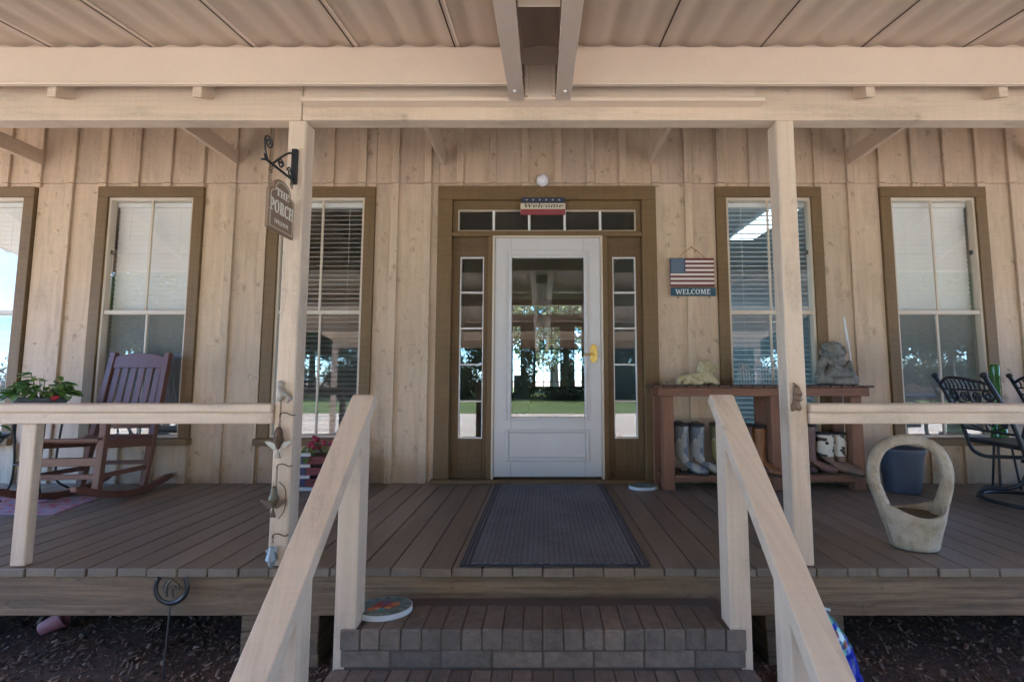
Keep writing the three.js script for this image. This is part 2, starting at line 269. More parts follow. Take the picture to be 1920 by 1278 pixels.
{
  const crowns = [crownGeo(3, 9000, 2.4, 2.4, 2.4), crownGeo(4, 8000, 2.0, 2.9, 2.0)];
  const leafs = [[0.07, 0.11, 0.03], [0.09, 0.125, 0.035], [0.06, 0.085, 0.035]].map((c) => new THREE.MeshPhysicalMaterial({ color: lin(...c), roughness: 0.9, transmission: 0.35, thickness: 0, side: THREE.DoubleSide }));
  const bark = std(0.12, 0.09, 0.07, 0.95);
  const trunk = merge([bar([0, 0, 0], [0.1, 3.4, 0], 0.22, 9, 0.12), bar([0.08, 2.4, 0], [1.1, 4.4, 0.4], 0.09, 7, 0.03), bar([0.08, 2.7, 0], [-1.0, 4.6, -0.3], 0.08, 7, 0.03), bar([0.1, 3.2, 0], [0.2, 5.4, 0.2], 0.1, 7, 0.03)]);
  const spots = []; { const q = rng(333); for (let i = 0; i < 15; i++) spots.push([-33 + i * 4.7 + q() * 2, 25 + q() * 5, 1.1 + q() * 0.45]); for (let i = 0; i < 12; i++) spots.push([-38 + i * 7 + q() * 3, 35 + q() * 6, 1.5 + q() * 0.6]); spots.push([27, 15, 1.15], [33, 19, 1.3]); }
  spots.forEach(([x, z, s], i) => { const t = thing('leafy_tree', 'leafy green tree across the drive, mirrored in the window panes', 'tree', [x, GY, z], i * 1.3, 'trees mirrored in the panes'); t.scale.setScalar(s); part(t, 'trunk', trunk, bark); part(t, 'crown', crowns[i % 2], leafs[i % 3], [0, 4.1, 0]); });
  // hedge along the far side of the lawn
  const bush = crownGeo(9, 5000, 1.5, 1.0, 1.2); for (let i = 0; i < 18; i++) { const t = thing('hedge_shrub', 'low dense shrub across the drive, mirrored low in the window panes', 'shrub', [-31 + i * 3.6, GY, 23.5 + (i % 3) * 1.1], i, 'shrubs mirrored in the panes'); part(t, 'foliage', bush, leafs[(i + 2) % 3], [0, 1.05, 0]); part(t, 'stem', bar([0, 0, 0], [0.1, 1, 0], 0.06, 7, 0.03), bark); }
  [[-3.4, -17, 1.0], [0.6, -19, 1.2], [4, -16.5, 0.95], [-8, -19, 1.2], [8.5, -20, 1.2]].forEach(([x, z, s], i) => { const t = thing('garden_tree', 'sunlit yellow green tree behind the house, seen through its back windows', 'tree', [x, GY, z], i * 2.1, 'trees behind the house'); t.scale.setScalar(s); part(t, 'trunk', trunk, bark); part(t, 'crown', crowns[(i + 1) % 2], leafs[1], [0, 4.2, 0]); });
}
// ---------------------------------------------------------------- the house
const house = thing('house', 'tan board and batten house with brown trim round windows and door', 'house');
const JOINT = 2.578, WALLTOP = 3.35, WX0 = -6.4, WX1 = 6.4;
const winC = [-4.91, -3.43, -1.93, 1.972, 3.412];
const WW = 0.925, WY0 = 0.325, WY1 = 2.54;          // outer edges of the window trim
const DX0 = -0.915, DX1 = 0.985, DY1 = 2.546;        // outer edges of the entry surround
const openings = winC.map((c) => [c - WW / 2, c + WW / 2, WY0, WY1]).concat([[DX0, DX1, -0.05, DY1]]);
function cutY(x0, x1, y0, y1) { let s = [[y0, y1]]; for (const o of openings) { if (o[1] <= x0 + 1e-4 || o[0] >= x1 - 1e-4) continue; const n = []; for (const [a, b] of s) { if (o[2] >= b || o[3] <= a) { n.push([a, b]); continue; } if (o[2] > a) n.push([a, o[2]]); if (o[3] < b) n.push([o[3], b]); } s = n; } return s.filter(([a, b]) => b - a > 0.02); }
{
  // wall core with its openings
  const sh = new THREE.Shape(); sh.moveTo(WX0, -0.5); sh.lineTo(WX1, -0.5); sh.lineTo(WX1, WALLTOP); sh.lineTo(WX0, WALLTOP);
  for (const o of openings) { const i = 0.012, y0 = Math.max(o[2] + i, 0.0); const h = new THREE.Path(); h.moveTo(o[0] + i, y0); h.lineTo(o[0] + i, o[3] - i); h.lineTo(o[1] - i, o[3] - i); h.lineTo(o[1] - i, y0); sh.holes.push(h); }
  const g = new THREE.ExtrudeGeometry(sh, { depth: 0.12, bevelEnabled: false }); g.translate(0, 0, -0.145);
  part(house, 'wall_core', g, std(0.2, 0.16, 0.12, 0.9));
  // boards, cut round the openings and at the level joint above the windows
  const P = 0.2855, B0 = -0.726; const xs = []; for (let k = -20; k <= 25; k++) { const x = B0 + k * P; if (x > WX0 && x < WX1) xs.push(x); }
  const edges = [WX0, ...xs, WX1];
  for (let i = 0; i < edges.length - 1; i++) {
    const cuts = [edges[i]]; for (const o of openings) for (const e of [o[0], o[1]]) if (e > edges[i] + 0.01 && e < edges[i + 1] - 0.01) cuts.push(e); cuts.push(edges[i + 1]); cuts.sort((a, b) => a - b);
    for (let k = 0; k < cuts.length - 1; k++) for (const [ya, yb] of [[-0.02, JOINT - 0.002], [JOINT + 0.002, WALLTOP]]) for (const [a, b] of cutY(cuts[k], cuts[k + 1], ya, yb)) {
      const m = M.sidings[Math.floor(R() * 4)];
      const up = ya > 1 ? 0.0025 : 0;
      part(house, 'siding_board', mv(cbox(cuts[k + 1] - cuts[k] - 0.003, b - a - 0.001, 0.02, 0.0015, 'y', R() * 7, R() * 9), (cuts[k] + cuts[k + 1]) / 2, (a + b) / 2, -0.0125 + up), m);
    }
  }
  for (const x of xs) for (const [ya, yb] of [[-0.015, JOINT - 0.004], [JOINT + 0.003, WALLTOP]]) for (const [a, b] of cutY(x - 0.034, x + 0.034, ya, yb)) { if (b - a < 0.02) continue; part(house, 'batten', mv(cbox(0.064, b - a, 0.02, 0.0025, 'y', R() * 7, R() * 9), x + rr(-0.003, 0.003), (a + b) / 2, 0.0085 + (ya > 1 ? 0.002 : 0)), M.sidings[Math.floor(R() * 4)]); }
  // wide corner boards seen beside the door surround
  // side and back walls, floor, ceilings
  const plaster = std(0.42, 0.36, 0.29, 0.9);
  const sides = std(0.5, 0.38, 0.27, 0.9);
  part(house, 'side_wall', span(WX0 - 0.14, WX0, -0.5, WALLTOP, -7.2, -0.15), sides); part(house, 'side_wall', span(WX1, WX1 + 0.14, -0.5, WALLTOP, -7.2, -0.15), sides);
  const bs = new THREE.Shape(); bs.moveTo(WX0, -0.5); bs.lineTo(WX1, -0.5); bs.lineTo(WX1, WALLTOP); bs.lineTo(WX0, WALLTOP);
  const back = [[-0.18, 0.42, 0.5, 2.1], [-0.74, -0.55, 0.5, 2.12], [0.78, 0.95, 0.5, 2.12], [-0.74, 0.95, 2.42, 2.64], [-3.4, -2.5, 0.9, 2.1]];
  for (const [a, b, c, d] of back) { const h = new THREE.Path(); h.moveTo(a, c); h.lineTo(a, d); h.lineTo(b, d); h.lineTo(b, c); bs.holes.push(h); }
  const bg = new THREE.ExtrudeGeometry(bs, { depth: 0.14, bevelEnabled: false }); bg.translate(0, 0, -7.2); part(house, 'back_wall', bg, plaster);
  part(house, 'interior_floor', span(WX0, WX1, -0.08, -0.02, -7.05, -0.15), std(0.09, 0.06, 0.045, 0.35));
  part(house, 'interior_ceiling', span(WX0, WX1, 2.78, 2.84, -7.05, -0.15), std(0.55, 0.52, 0.48, 0.9));
  const pale = std(0.36, 0.52, 0.62, 0.9);
  part(house, 'partition_wall', span(1.22, 1.3, -0.02, 2.78, -4.2, -0.15), pale);
  part(house, 'partition_wall', span(1.3, WX1, -0.02, 2.78, -4.2, -4.12), pale);
  part(house, 'partition_wall', span(-1.3, -1.22, -0.02, 2.78, -3.0, -0.15), plaster);
  // the back windows with their bars
  back.forEach(([a, b, c, d], n) => {
    const w = new THREE.Group(); w.name = 'back_window'; house.add(w);
    part(w, 'pane', span(a, b, c, d, -7.131, -7.129, 0.0002), M.glass);
    const cols = [3, 1, 1, 6, 2][n], rows = [6, 6, 6, 1, 2][n];
    for (let i = 1; i < cols; i++) part(w, 'muntin', span(a + (b - a) * i / cols - 0.011, a + (b - a) * i / cols + 0.011, c, d, -7.12, -7.1, 0.001), M.black);
    for (let i = 1; i < rows; i++) part(w, 'muntin', span(a, b, c + (d - c) * i / rows - 0.011, c + (d - c) * i / rows + 0.011, -7.125, -7.105, 0.001), M.black);
  });
  // roof of the house and of the porch: boarding on rafters, rising 6 in 12 from the porch beam
  const yB = (z) => 2.24 + 0.5 * (1.72 - z);       // underside of the rafters
  const roofMat = std(0.14, 0.12, 0.1, 0.9), deckMat = tint(M.beam, 0.85);
  const L = Math.hypot(1.72 + 3.6, 0.5 * (1.72 + 3.6));
  const boards = cbox(13.4, 0.02, L, 0.001, 'x'); boards.rotateX(Math.atan(0.5)); part(house, 'roof_boarding', boards, deckMat, [0, yB(-0.94) + 0.155 * 1.118 + 0.012, -0.94]);
  const shg = cbox(13.6, 0.012, L - 0.02, 0.001, 'x'); shg.rotateX(Math.atan(0.5)); part(house, 'roof_sheet', shg, roofMat, [0, yB(-0.94) + 0.155 * 1.118 + 0.035, -0.95]);
  const bk = cbox(13.6, 0.03, 4.4, 0.001, 'x'); bk.rotateX(-Math.atan(0.5)); part(house, 'roof_sheet', bk, roofMat, [0, yB(-3.6) + 0.2 - 0.99, -5.56]);
  for (const x of [-5.85, -5.16, -4.47, -3.78, -3.09, -2.40, -1.69, -1.0, -0.32, 0.32, 0.95, 1.60, 2.25, 2.91, 3.57, 4.23, 4.9, 5.56]) {
    const sR = new THREE.Shape(); const z0 = 0.03, z1 = Math.abs(x) < 1.2 ? 1.6 : 1.715; sR.moveTo(-z0, yB(z0)); sR.lineTo(-z1, yB(z1)); sR.lineTo(-z1, yB(z1) + 0.155); sR.lineTo(-z0, yB(z0) + 0.17);
    const g = new THREE.ExtrudeGeometry(sR, { depth: 0.04, bevelEnabled: true, bevelSize: 0.002, bevelThickness: 0.002, bevelSegments: 1 }); g.rotateY(Math.PI / 2); g.translate(x - 0.02, 0, 0); part(house, 'rafter', g, M.beam);
  }
  for (const x of [-4.42, -2.70, -0.875, 0.945, 2.70, 4.3]) part(house, 'roof_tie', span(x - 0.02, x + 0.02, 2.735, 2.865, 0.022, 0.78, 0.003, 'z'), M.beam);
  // gable walls that close the attic at both ends
}
// beam on the porch posts, three lengths butted together
{
  const b = thing('porch_beam', 'long tan timber beam resting on the two porch posts', 'beam');
  for (const [x0, x1] of [[-6.2, -1.2225], [-1.2195, 3.68], [3.683, 6.2]]) part(b, 'timber', span(x0, x1, 2.176, 2.41, 1.553, 1.63, 0.004, 'x'), M.beam);
}
// ---------------------------------------------------------------- windows
const closed = [1, 1, 0, 0, 1];
const winSay = ['far left window cut by the picture edge', 'left window behind the rocking chair', 'left window beside the door, behind the hanging sign post', 'right window above the potting bench', 'far right window behind the stone basket'];
winC.forEach((cx, n) => {
  const w = new THREE.Group(); w.name = 'window'; w.position.set(cx, 0, 0); w.userData.label = winSay[n]; house.add(w);
  const hw = WW / 2, t = 0.09, iw = hw - t;         // inner half width
  part(w, 'trim_board', span(-hw, hw, WY1 - t, WY1, -0.05, 0.022, 0.003, 'x'), M.brown);
  for (const s of [-1, 1]) part(w, 'trim_board', span(s < 0 ? -hw : iw, s < 0 ? -iw : hw, WY0 + 0.045, WY1 - t - 0.001, -0.05, 0.02, 0.003), M.brown);
  part(w, 'sill', span(-hw - 0.015, hw + 0.015, WY0 - 0.012, WY0 + 0.044, -0.05, 0.06, 0.004, 'x'), M.brown);
  const y0 = WY0 + 0.046, y1 = WY1 - t - 0.002, ym = 1.435, f = 0.022;
  for (const s of [-1, 1]) part(w, 'frame', span(s < 0 ? -iw + 0.001 : iw - f, s < 0 ? -iw + f : iw - 0.001, y0, y1, -0.056, 0.004, 0.002), M.vinyl);
  part(w, 'frame', span(-iw + f, iw - f, y1 - f, y1, -0.056, 0.003, 0.002, 'x'), M.vinyl); part(w, 'frame', span(-iw + f, iw - f, y0, y0 + f, -0.056, 0.003, 0.002, 'x'), M.vinyl);
  const a = iw - f;
  part(w, 'meeting_rail', span(-a, a, ym - 0.017, ym + 0.017, -0.045, -0.004, 0.002, 'x'), M.vinyl);
  part(w, 'muntin', span(-0.008, 0.008, ym + 0.017, y1 - f, -0.024, -0.008, 0.001), M.vinyl); part(w, 'muntin', span(-0.008, 0.008, y0 + f, ym - 0.017, -0.044, -0.028, 0.001), M.vinyl);
  for (const s of [-1, 1]) { part(w, 'pane', span(s < 0 ? -a : 0.0, s < 0 ? 0.0 : a, ym, y1 - f, -0.0185, -0.0175, 0.0001), M.glass); part(w, 'pane', span(s < 0 ? -a : 0, s < 0 ? 0 : a, y0 + f, ym, -0.0385, -0.0375, 0.0001), M.glass); }
  const sc = new THREE.PlaneGeometry(2 * a - 0.004, ym - y0 - f - 0.02); part(w, 'insect_screen', sc, M.screen, [0, (y0 + f + ym) / 2 - 0.006, -0.0485]);
  part(w, 'sash_lock', span(n < 3 ? -a + 0.001 : a - 0.009, n < 3 ? -a + 0.009 : a - 0.001, 1.95, 1.985, -0.05, -0.022, 0.001), M.black);
  // the blind hangs inside
  const say = ['closed white blind in the window at the left picture edge', 'closed white blind in the window behind the rocking chair', 'half open white blind in the window left of the door', 'half open white blind in the window over the potting bench', 'closed white blind in the far right window'][n];
  const b = thing('window_blind', say, 'blind', [cx, 0, -0.08]);
  part(b, 'head_rail', span(-a + 0.002, a - 0.002, y1 - f - 0.045, y1 - f - 0.002, -0.025, 0.025, 0.002, 'x'), M.blind);
  const slat = cbox(2 * a - 0.006, 0.003, 0.05, 0.001, 'x'); const ang = closed[n] ? -1.25 : [0, 0, 0.30, 0.14, 0][n];
  for (let y = y1 - f - 0.07; y > y0 + f + 0.03; y -= 0.0415) part(b, 'slat', slat, M.blind, [0, y, 0], [ang + rr(-0.02, 0.02), 0, rr(-0.001, 0.001)]);
  part(b, 'bottom_rail', span(-a + 0.003, a - 0.003, y0 + f + 0.004, y0 + f + 0.02, -0.024, 0.024, 0.002, 'x'), M.blind);
  for (const x of [-a * 0.62, a * 0.62]) part(b, 'ladder_cord', span(x - 0.0015, x + 0.0015, y0 + f + 0.02, y1 - f - 0.045, 0.0265, 0.0275, 0.0003), M.blind);
});
// ceiling lamp of the room behind the right window, switched on
{
  const l = thing('ceiling_light', 'lit rectangular ceiling light inside, behind the right blind', 'light', [2.66, 2.78, -1.5]);
  part(l, 'housing', span(-0.19, 0.19, -0.06, -0.004, -0.56, 0.56, 0.004), M.white);
  part(l, 'diffuser', span(-0.155, 0.155, -0.071, -0.061, -0.53, 0.53, 0.003), new THREE.MeshStandardMaterial({ color: lin(0.8, 0.85, 0.9), emissive: lin(0.72, 0.9, 1), emissiveIntensity: 0.9, roughness: 0.5 }));
  const a = new THREE.RectAreaLight(lin(0.55, 0.84, 1), 18, 0.3, 1.0); a.position.set(2.66, 2.70, -1.5); a.lookAt(2.66, 0, -1.5); scene.add(a);
}
// ---------------------------------------------------------------- entrance
{
  const e = new THREE.Group(); e.name = 'door_surround'; house.add(e); e.userData.label = 'brown entry surround with transom and two sidelights';
  const m = M.brown, c = 0.035;
  part(e, 'trim_board', span(DX0, DX1, 2.425, DY1, -0.05, 0.024, 0.003, 'x'), m);
  part(e, 'trim_board', span(DX0, -0.79, 0.035, 2.424, -0.05, 0.022, 0.003), m); part(e, 'trim_board', span(0.86, DX1, 0.035, 2.424, -0.05, 0.022, 0.003), m);
  part(e, 'header', span(-0.789, 0.859, 2.098, 2.132, -0.09, 0.02, 0.003, 'x'), m);
  part(e, 'threshold', span(DX0 - 0.02, DX1 + 0.02, 0.0015, 0.034, -0.14, 0.06, 0.004, 'x'), m);
  // transom
  const t0 = -0.745, t1 = 0.815, ty0 = 2.155, ty1 = 2.345;
  part(e, 'transom_frame', span(-0.789, 0.859, ty1, 2.424, -0.10, -0.012, 0.003, 'x'), m); part(e, 'transom_frame', span(-0.789, 0.859, 2.133, ty0, -0.10, -0.012, 0.003, 'x'), m);
  part(e, 'transom_frame', span(-0.789, t0, ty0 + 0.0005, ty1 - 0.0005, -0.10, -0.012, 0.003), m); part(e, 'transom_frame', span(t1, 0.859, ty0 + 0.0005, ty1 - 0.0005, -0.10, -0.012, 0.003), m);
  for (const [y0, y1] of [[ty0, ty0 + 0.008], [ty1 - 0.008, ty1]]) part(e, 'glazing_bead', span(t0, t1, y0, y1, -0.05, -0.02, 0.001, 'x'), M.vinyl);
  for (const [x0, x1] of [[t0, t0 + 0.009], [t1 - 0.009, t1]]) part(e, 'glazing_bead', span(x0, x1, ty0 + 0.008, ty1 - 0.008, -0.05, -0.02, 0.001), M.vinyl);
  for (let i = 0; i < 5; i++) { const xa = t0 + (t1 - t0) * i / 5, xb = t0 + (t1 - t0) * (i + 1) / 5; part(e, 'transom_pane', span(xa, xb, ty0, ty1, -0.0405, -0.0395, 0.0001), M.glass); if (i) part(e, 'muntin', span(xa - 0.01, xa + 0.01, ty0 + 0.008, ty1 - 0.008, -0.038, -0.022, 0.001), M.white); }
  // sidelights
  for (const [x0, x1, g0, g1] of [[-0.789, -0.4755, -0.722, -0.515], [0.556, 0.859, 0.607, 0.808]]) {
    const s = new THREE.Group(); s.name = 'sidelight'; e.add(s);
    const gy0 = 0.36, gy1 = 1.925, q = tint(m, 0.8, 0.78, 0.8);
    const f = (a, b, c2, d) => span(a, b, c2, d, -0.09, -0.025, 0.003);
    const geo = merge([f(x0, g0, 0.036, 2.097), f(g1, x1, 0.036, 2.097), f(g0 + 0.0002, g1 - 0.0002, 0.036, gy0), f(g0 + 0.0002, g1 - 0.0002, gy1, 2.097), span(g0 - 0.03, g1 + 0.03, gy1 + 0.09, gy1 + 0.1, -0.03, -0.018, 0.001, 'x'), span(g0 - 0.03, g1 + 0.03, gy1 + 0.12, gy1 + 0.128, -0.03, -0.018, 0.001, 'x'), span(g0 - 0.035, g1 + 0.035, 0.075, 0.09, -0.03, -0.016, 0.002, 'x')]);
    part(e, 'sidelight_frame', geo, q);
    for (const [y0, y1] of [[gy0, gy0 + 0.009], [gy1 - 0.009, gy1]]) part(e, 'glazing_bead', span(g0, g1, y0, y1, -0.06, -0.03, 0.001, 'x'), M.white);
    for (const [xa, xb] of [[g0, g0 + 0.009], [g1 - 0.009, g1]]) part(e, 'glazing_bead', span(xa, xb, gy0 + 0.009, gy1 - 0.009, -0.06, -0.03, 0.001), M.white);
    for (let i = 0; i < 5; i++) { const ya = gy0 + (gy1 - gy0) * i / 5, yb = gy0 + (gy1 - gy0) * (i + 1) / 5; part(e, 'sidelight_pane', span(g0, g1, ya, yb, -0.0505, -0.0495, 0.0001), M.glass); if (i) part(e, 'muntin', span(g0 + 0.009, g1 - 0.009, ya - 0.007, ya + 0.007, -0.048, -0.036, 0.001, 'x'), M.white); }
    e.remove(s);
  }
  for (const [x0, x1] of [[-0.475, -0.434], [0.514, 0.5555]]) part(e, 'door_post', span(x0, x1, 0.035, 2.097, -0.10, 0.012, 0.003), m);
  // storm door
  const d = new THREE.Group(); d.name = 'storm_door'; house.add(d); d.userData.label = 'white storm door with one tall pane';
  const w = M.doorWhite;
  const x0 = -0.412, x1 = 0.492, y0 = 0.055, y1 = 2.078, g0 = -0.268, g1 = 0.352, gy0 = 0.545, gy1 = 1.905;
  part(d, 'door_frame', merge([span(-0.4335, -0.414, 0.036, 2.097, -0.06, 0.034, 0.002), span(0.494, 0.5135, 0.036, 2.097, -0.06, 0.034, 0.002), span(-0.4135, 0.4935, 2.08, 2.097, -0.06, 0.034, 0.002, 'x')]), M.vinyl);
  part(d, 'stile', span(x0, g0, y0, y1, -0.01, 0.026, 0.003), w); part(d, 'stile', span(g1, x1, y0, y1, -0.01, 0.026, 0.003), w);
  part(d, 'rail', span(g0 + 0.0005, g1 - 0.0005, gy1, y1, -0.01, 0.026, 0.003, 'x'), w); part(d, 'rail', span(g0 + 0.0005, g1 - 0.0005, y0, gy0, -0.01, 0.026, 0.003, 'x'), w);
  const bead = (a, b, cc, dd, r, z0, z1) => merge([span(a, a + r, cc, dd, z0, z1, r * 0.35), span(b - r, b, cc, dd, z0, z1, r * 0.35), span(a + r, b - r, cc, cc + r, z0, z1, r * 0.35, 'x'), span(a + r, b - r, dd - r, dd, z0, z1, r * 0.35, 'x')]);
  part(d, 'glass_moulding', bead(g0 - 0.022, g1 + 0.022, gy0 - 0.022, gy1 + 0.022, 0.022, 0.0262, 0.036), w);
  part(d, 'outer_moulding', bead(g0 - 0.05, g1 + 0.05, gy0 - 0.03, gy1 + 0.065, 0.012, 0.0262, 0.031), w);
  const pn = part(d, 'lower_panel', bead(-0.31, 0.385, 0.185, 0.445, 0.024, 0.0262, 0.04), w);
  const rp = new THREE.ExtrudeGeometry(new THREE.Shape([new THREE.Vector2(-0.27, 0.225), new THREE.Vector2(0.345, 0.225), new THREE.Vector2(0.345, 0.405), new THREE.Vector2(-0.27, 0.405)]), { depth: 0.001, bevelEnabled: true, bevelSize: 0.014, bevelThickness: 0.007, bevelSegments: 2 }); rp.translate(0, 0, 0.0275); part(d, 'raised_field', rp, w);
  part(d, 'storm_pane', span(g0, g1, gy0, gy1, 0.006, 0.007, 0.0001), M.glass);
  const h = new THREE.Group(); h.name = 'handle'; d.add(h); h.position.set(0.43, 1.085, 0.027);
  const hp = new THREE.Shape(); hp.moveTo(0, -0.085); hp.bezierCurveTo(0.03, -0.08, 0.03, -0.03, 0.026, 0); hp.bezierCurveTo(0.03, 0.03, 0.03, 0.06, 0, 0.07); hp.bezierCurveTo(-0.03, 0.06, -0.03, 0.03, -0.026, 0); hp.bezierCurveTo(-0.03, -0.03, -0.03, -0.08, 0, -0.085);
  part(d, 'handle_plate', new THREE.ExtrudeGeometry(hp, { depth: 0.004, bevelEnabled: true, bevelSize: 0.003, bevelThickness: 0.003, bevelSegments: 2 }), M.brass, [0.43, 1.085, 0.03]);
  part(d, 'handle', merge([bar([0.43, 1.07, 0.035], [0.43, 1.07, 0.075], 0.009, 10), tube([[0.43, 1.07, 0.07], [0.40, 1.072, 0.074], [0.365, 1.066, 0.072], [0.34, 1.062, 0.066]], 0.0075, 14, 8)]), M.brass);
  d.remove(h);
}
// things inside that show through the door
{
  const s = thing('sofa', 'dark sofa inside the house, seen through the door pane', 'sofa', [0.5, -0.02, -4.9]);
  const m = std(0.03, 0.035, 0.045, 0.8);
  part(s, 'seat', span(-0.9, 0.9, 0.14, 0.42, -0.4, 0.4, 0.03), m); part(s, 'backrest', span(-0.9, 0.9, 0.42, 0.72, 0.16, 0.4, 0.05), m);
  for (const q of [-1, 1]) part(s, 'armrest', span(q < 0 ? -1.08 : 0.901, q < 0 ? -0.901 : 1.08, 0.1, 0.6, -0.42, 0.42, 0.04), m);
  for (const x of [-0.95, 0.95]) for (const z of [-0.34, 0.34]) part(s, 'leg', span(x - 0.03, x + 0.03, 0, 0.1, z - 0.03, z + 0.03), m);
  const p = thing('notice_board', 'pale blue board leaning inside, seen low in the door pane', 'board', [-0.36, -0.02, -3.7]);
  part(p, 'panel', cbox(0.26, 0.62, 0.012, 0.002), std(0.42, 0.52, 0.62, 0.6), [0, 0.62, 0], [-0.08, 0, 0]);
  part(p, 'easel_leg', bar([-0.1, 0, 0.05], [-0.06, 0.9, -0.05], 0.012), M.black); part(p, 'easel_leg', bar([0.1, 0, 0.05], [0.06, 0.9, -0.05], 0.012), M.black); part(p, 'easel_leg', bar([0, 0, -0.3], [0, 0.9, -0.04], 0.012), M.black);
}
// ---------------------------------------------------------------- deck
const DF = 1.653;
{
  const dk = thing('porch_deck', 'brown stained plank deck of the porch', 'deck');
  for (let k = -42; k < 42; k++) {
    const x = (k + 0.5) * 0.1405; const end = DF + rr(-0.004, 0.004);
    const g = cbox(0.1362, 0.038, end - 0.0, 0.004, 'z', R() * 5, R() * 7); part(dk, 'deck_board', g, M.decks[Math.floor(R() * 4)], [x, -0.019 + rr(-0.0012, 0.0006), end / 2]);
  }
  for (const [a, b] of [[-6, -0.93], [-0.928, 2.6], [2.602, 6]]) part(dk, 'rim_board', span(a, b, -0.222, -0.0405, 1.585, 1.625, 0.004, 'x'), M.rim);
  part(dk, 'ledger_board', span(-6, 6, -0.24, -0.042, 0.002, 0.04, 0.004, 'x'), M.rim);
  for (let x = -5.6; x <= 5.7; x += 0.61) part(dk, 'joist', span(x - 0.019, x + 0.019, -0.222, -0.042, 0.041, 1.584, 0.003, 'z'), M.rim);
  for (const [a, b] of [[-1.43, -1.058], [1.06, 1.43], [-4.4, -4.03], [4.03, 4.4]]) {
    const p = new THREE.Group(); p.name = 'pier'; dk.add(p);
    for (let i = 0; i < 3; i++) part(p, 'block', span(a + rr(-0.003, 0.003), b + rr(-0.003, 0.003), GY - 0.02 + i * 0.1, GY - 0.02 + i * 0.1 + 0.098, 1.25, 1.575 + rr(-0.004, 0.004), 0.004, 'x'), M.rim);
  }
}
// steps of painted brick
{
  const st = thing('brick_steps', 'brown painted brick steps up to the porch', 'steps');
  const W = 0.822, core = [];
  const Y1 = -0.137, Y2 = -0.290, Z1 = 1.895, Z2 = 2.155;
  core.push(span(-W + 0.02, W - 0.02, Y2 - 0.07, Y1 - 0.004, 1.632, Z1 - 0.006, 0.002), span(-W - 0.02, W + 0.02, GY, Y2 - 0.004, 1.7, Z2 - 0.006, 0.002));
  part(st, 'mortar', merge(core), M.mortar);
  const row = (y0, y1, z0, z1, pitch, half, n, over = 0) => {
    const c = Math.round(2 * half / pitch), p = 2 * half / c;
    for (let i = 0; i < c; i++) { const x0 = -half + i * p + 0.002, x1 = -half + (i + 1) * p - 0.002; let za = z0; if (n === 1 && Math.max(Math.abs(x0), Math.abs(x1)) > 0.756) za = 1.887; part(st, 'brick', mv(cbox(x1 - x0, y1 - y0, z1 - za, 0.005, 'x', R() * 3, R() * 3), (x0 + x1) / 2 + rr(-0.001, 0.001), (y0 + y1) / 2 + rr(-0.0015, 0.0015), (z1 + za) / 2 + rr(-0.002, 0.003)), M.bricks[Math.floor(R() * 3)]); }
  };
  row(Y1 - 0.080, Y1, 1.70, Z1, 0.083, W, 1);
  row(Y2 + 0.004, Y1 - 0.083, Z1 - 0.1, Z1 - 0.003, 0.21, W - 0.002, 2);
  row(Y2 - 0.082, Y2, Z1 - 0.006, Z2, 0.083, W + 0.03, 3);
  row(-0.47, Y2 - 0.085, Z2 - 0.1, Z2 - 0.003, 0.21, W + 0.028, 4);
}
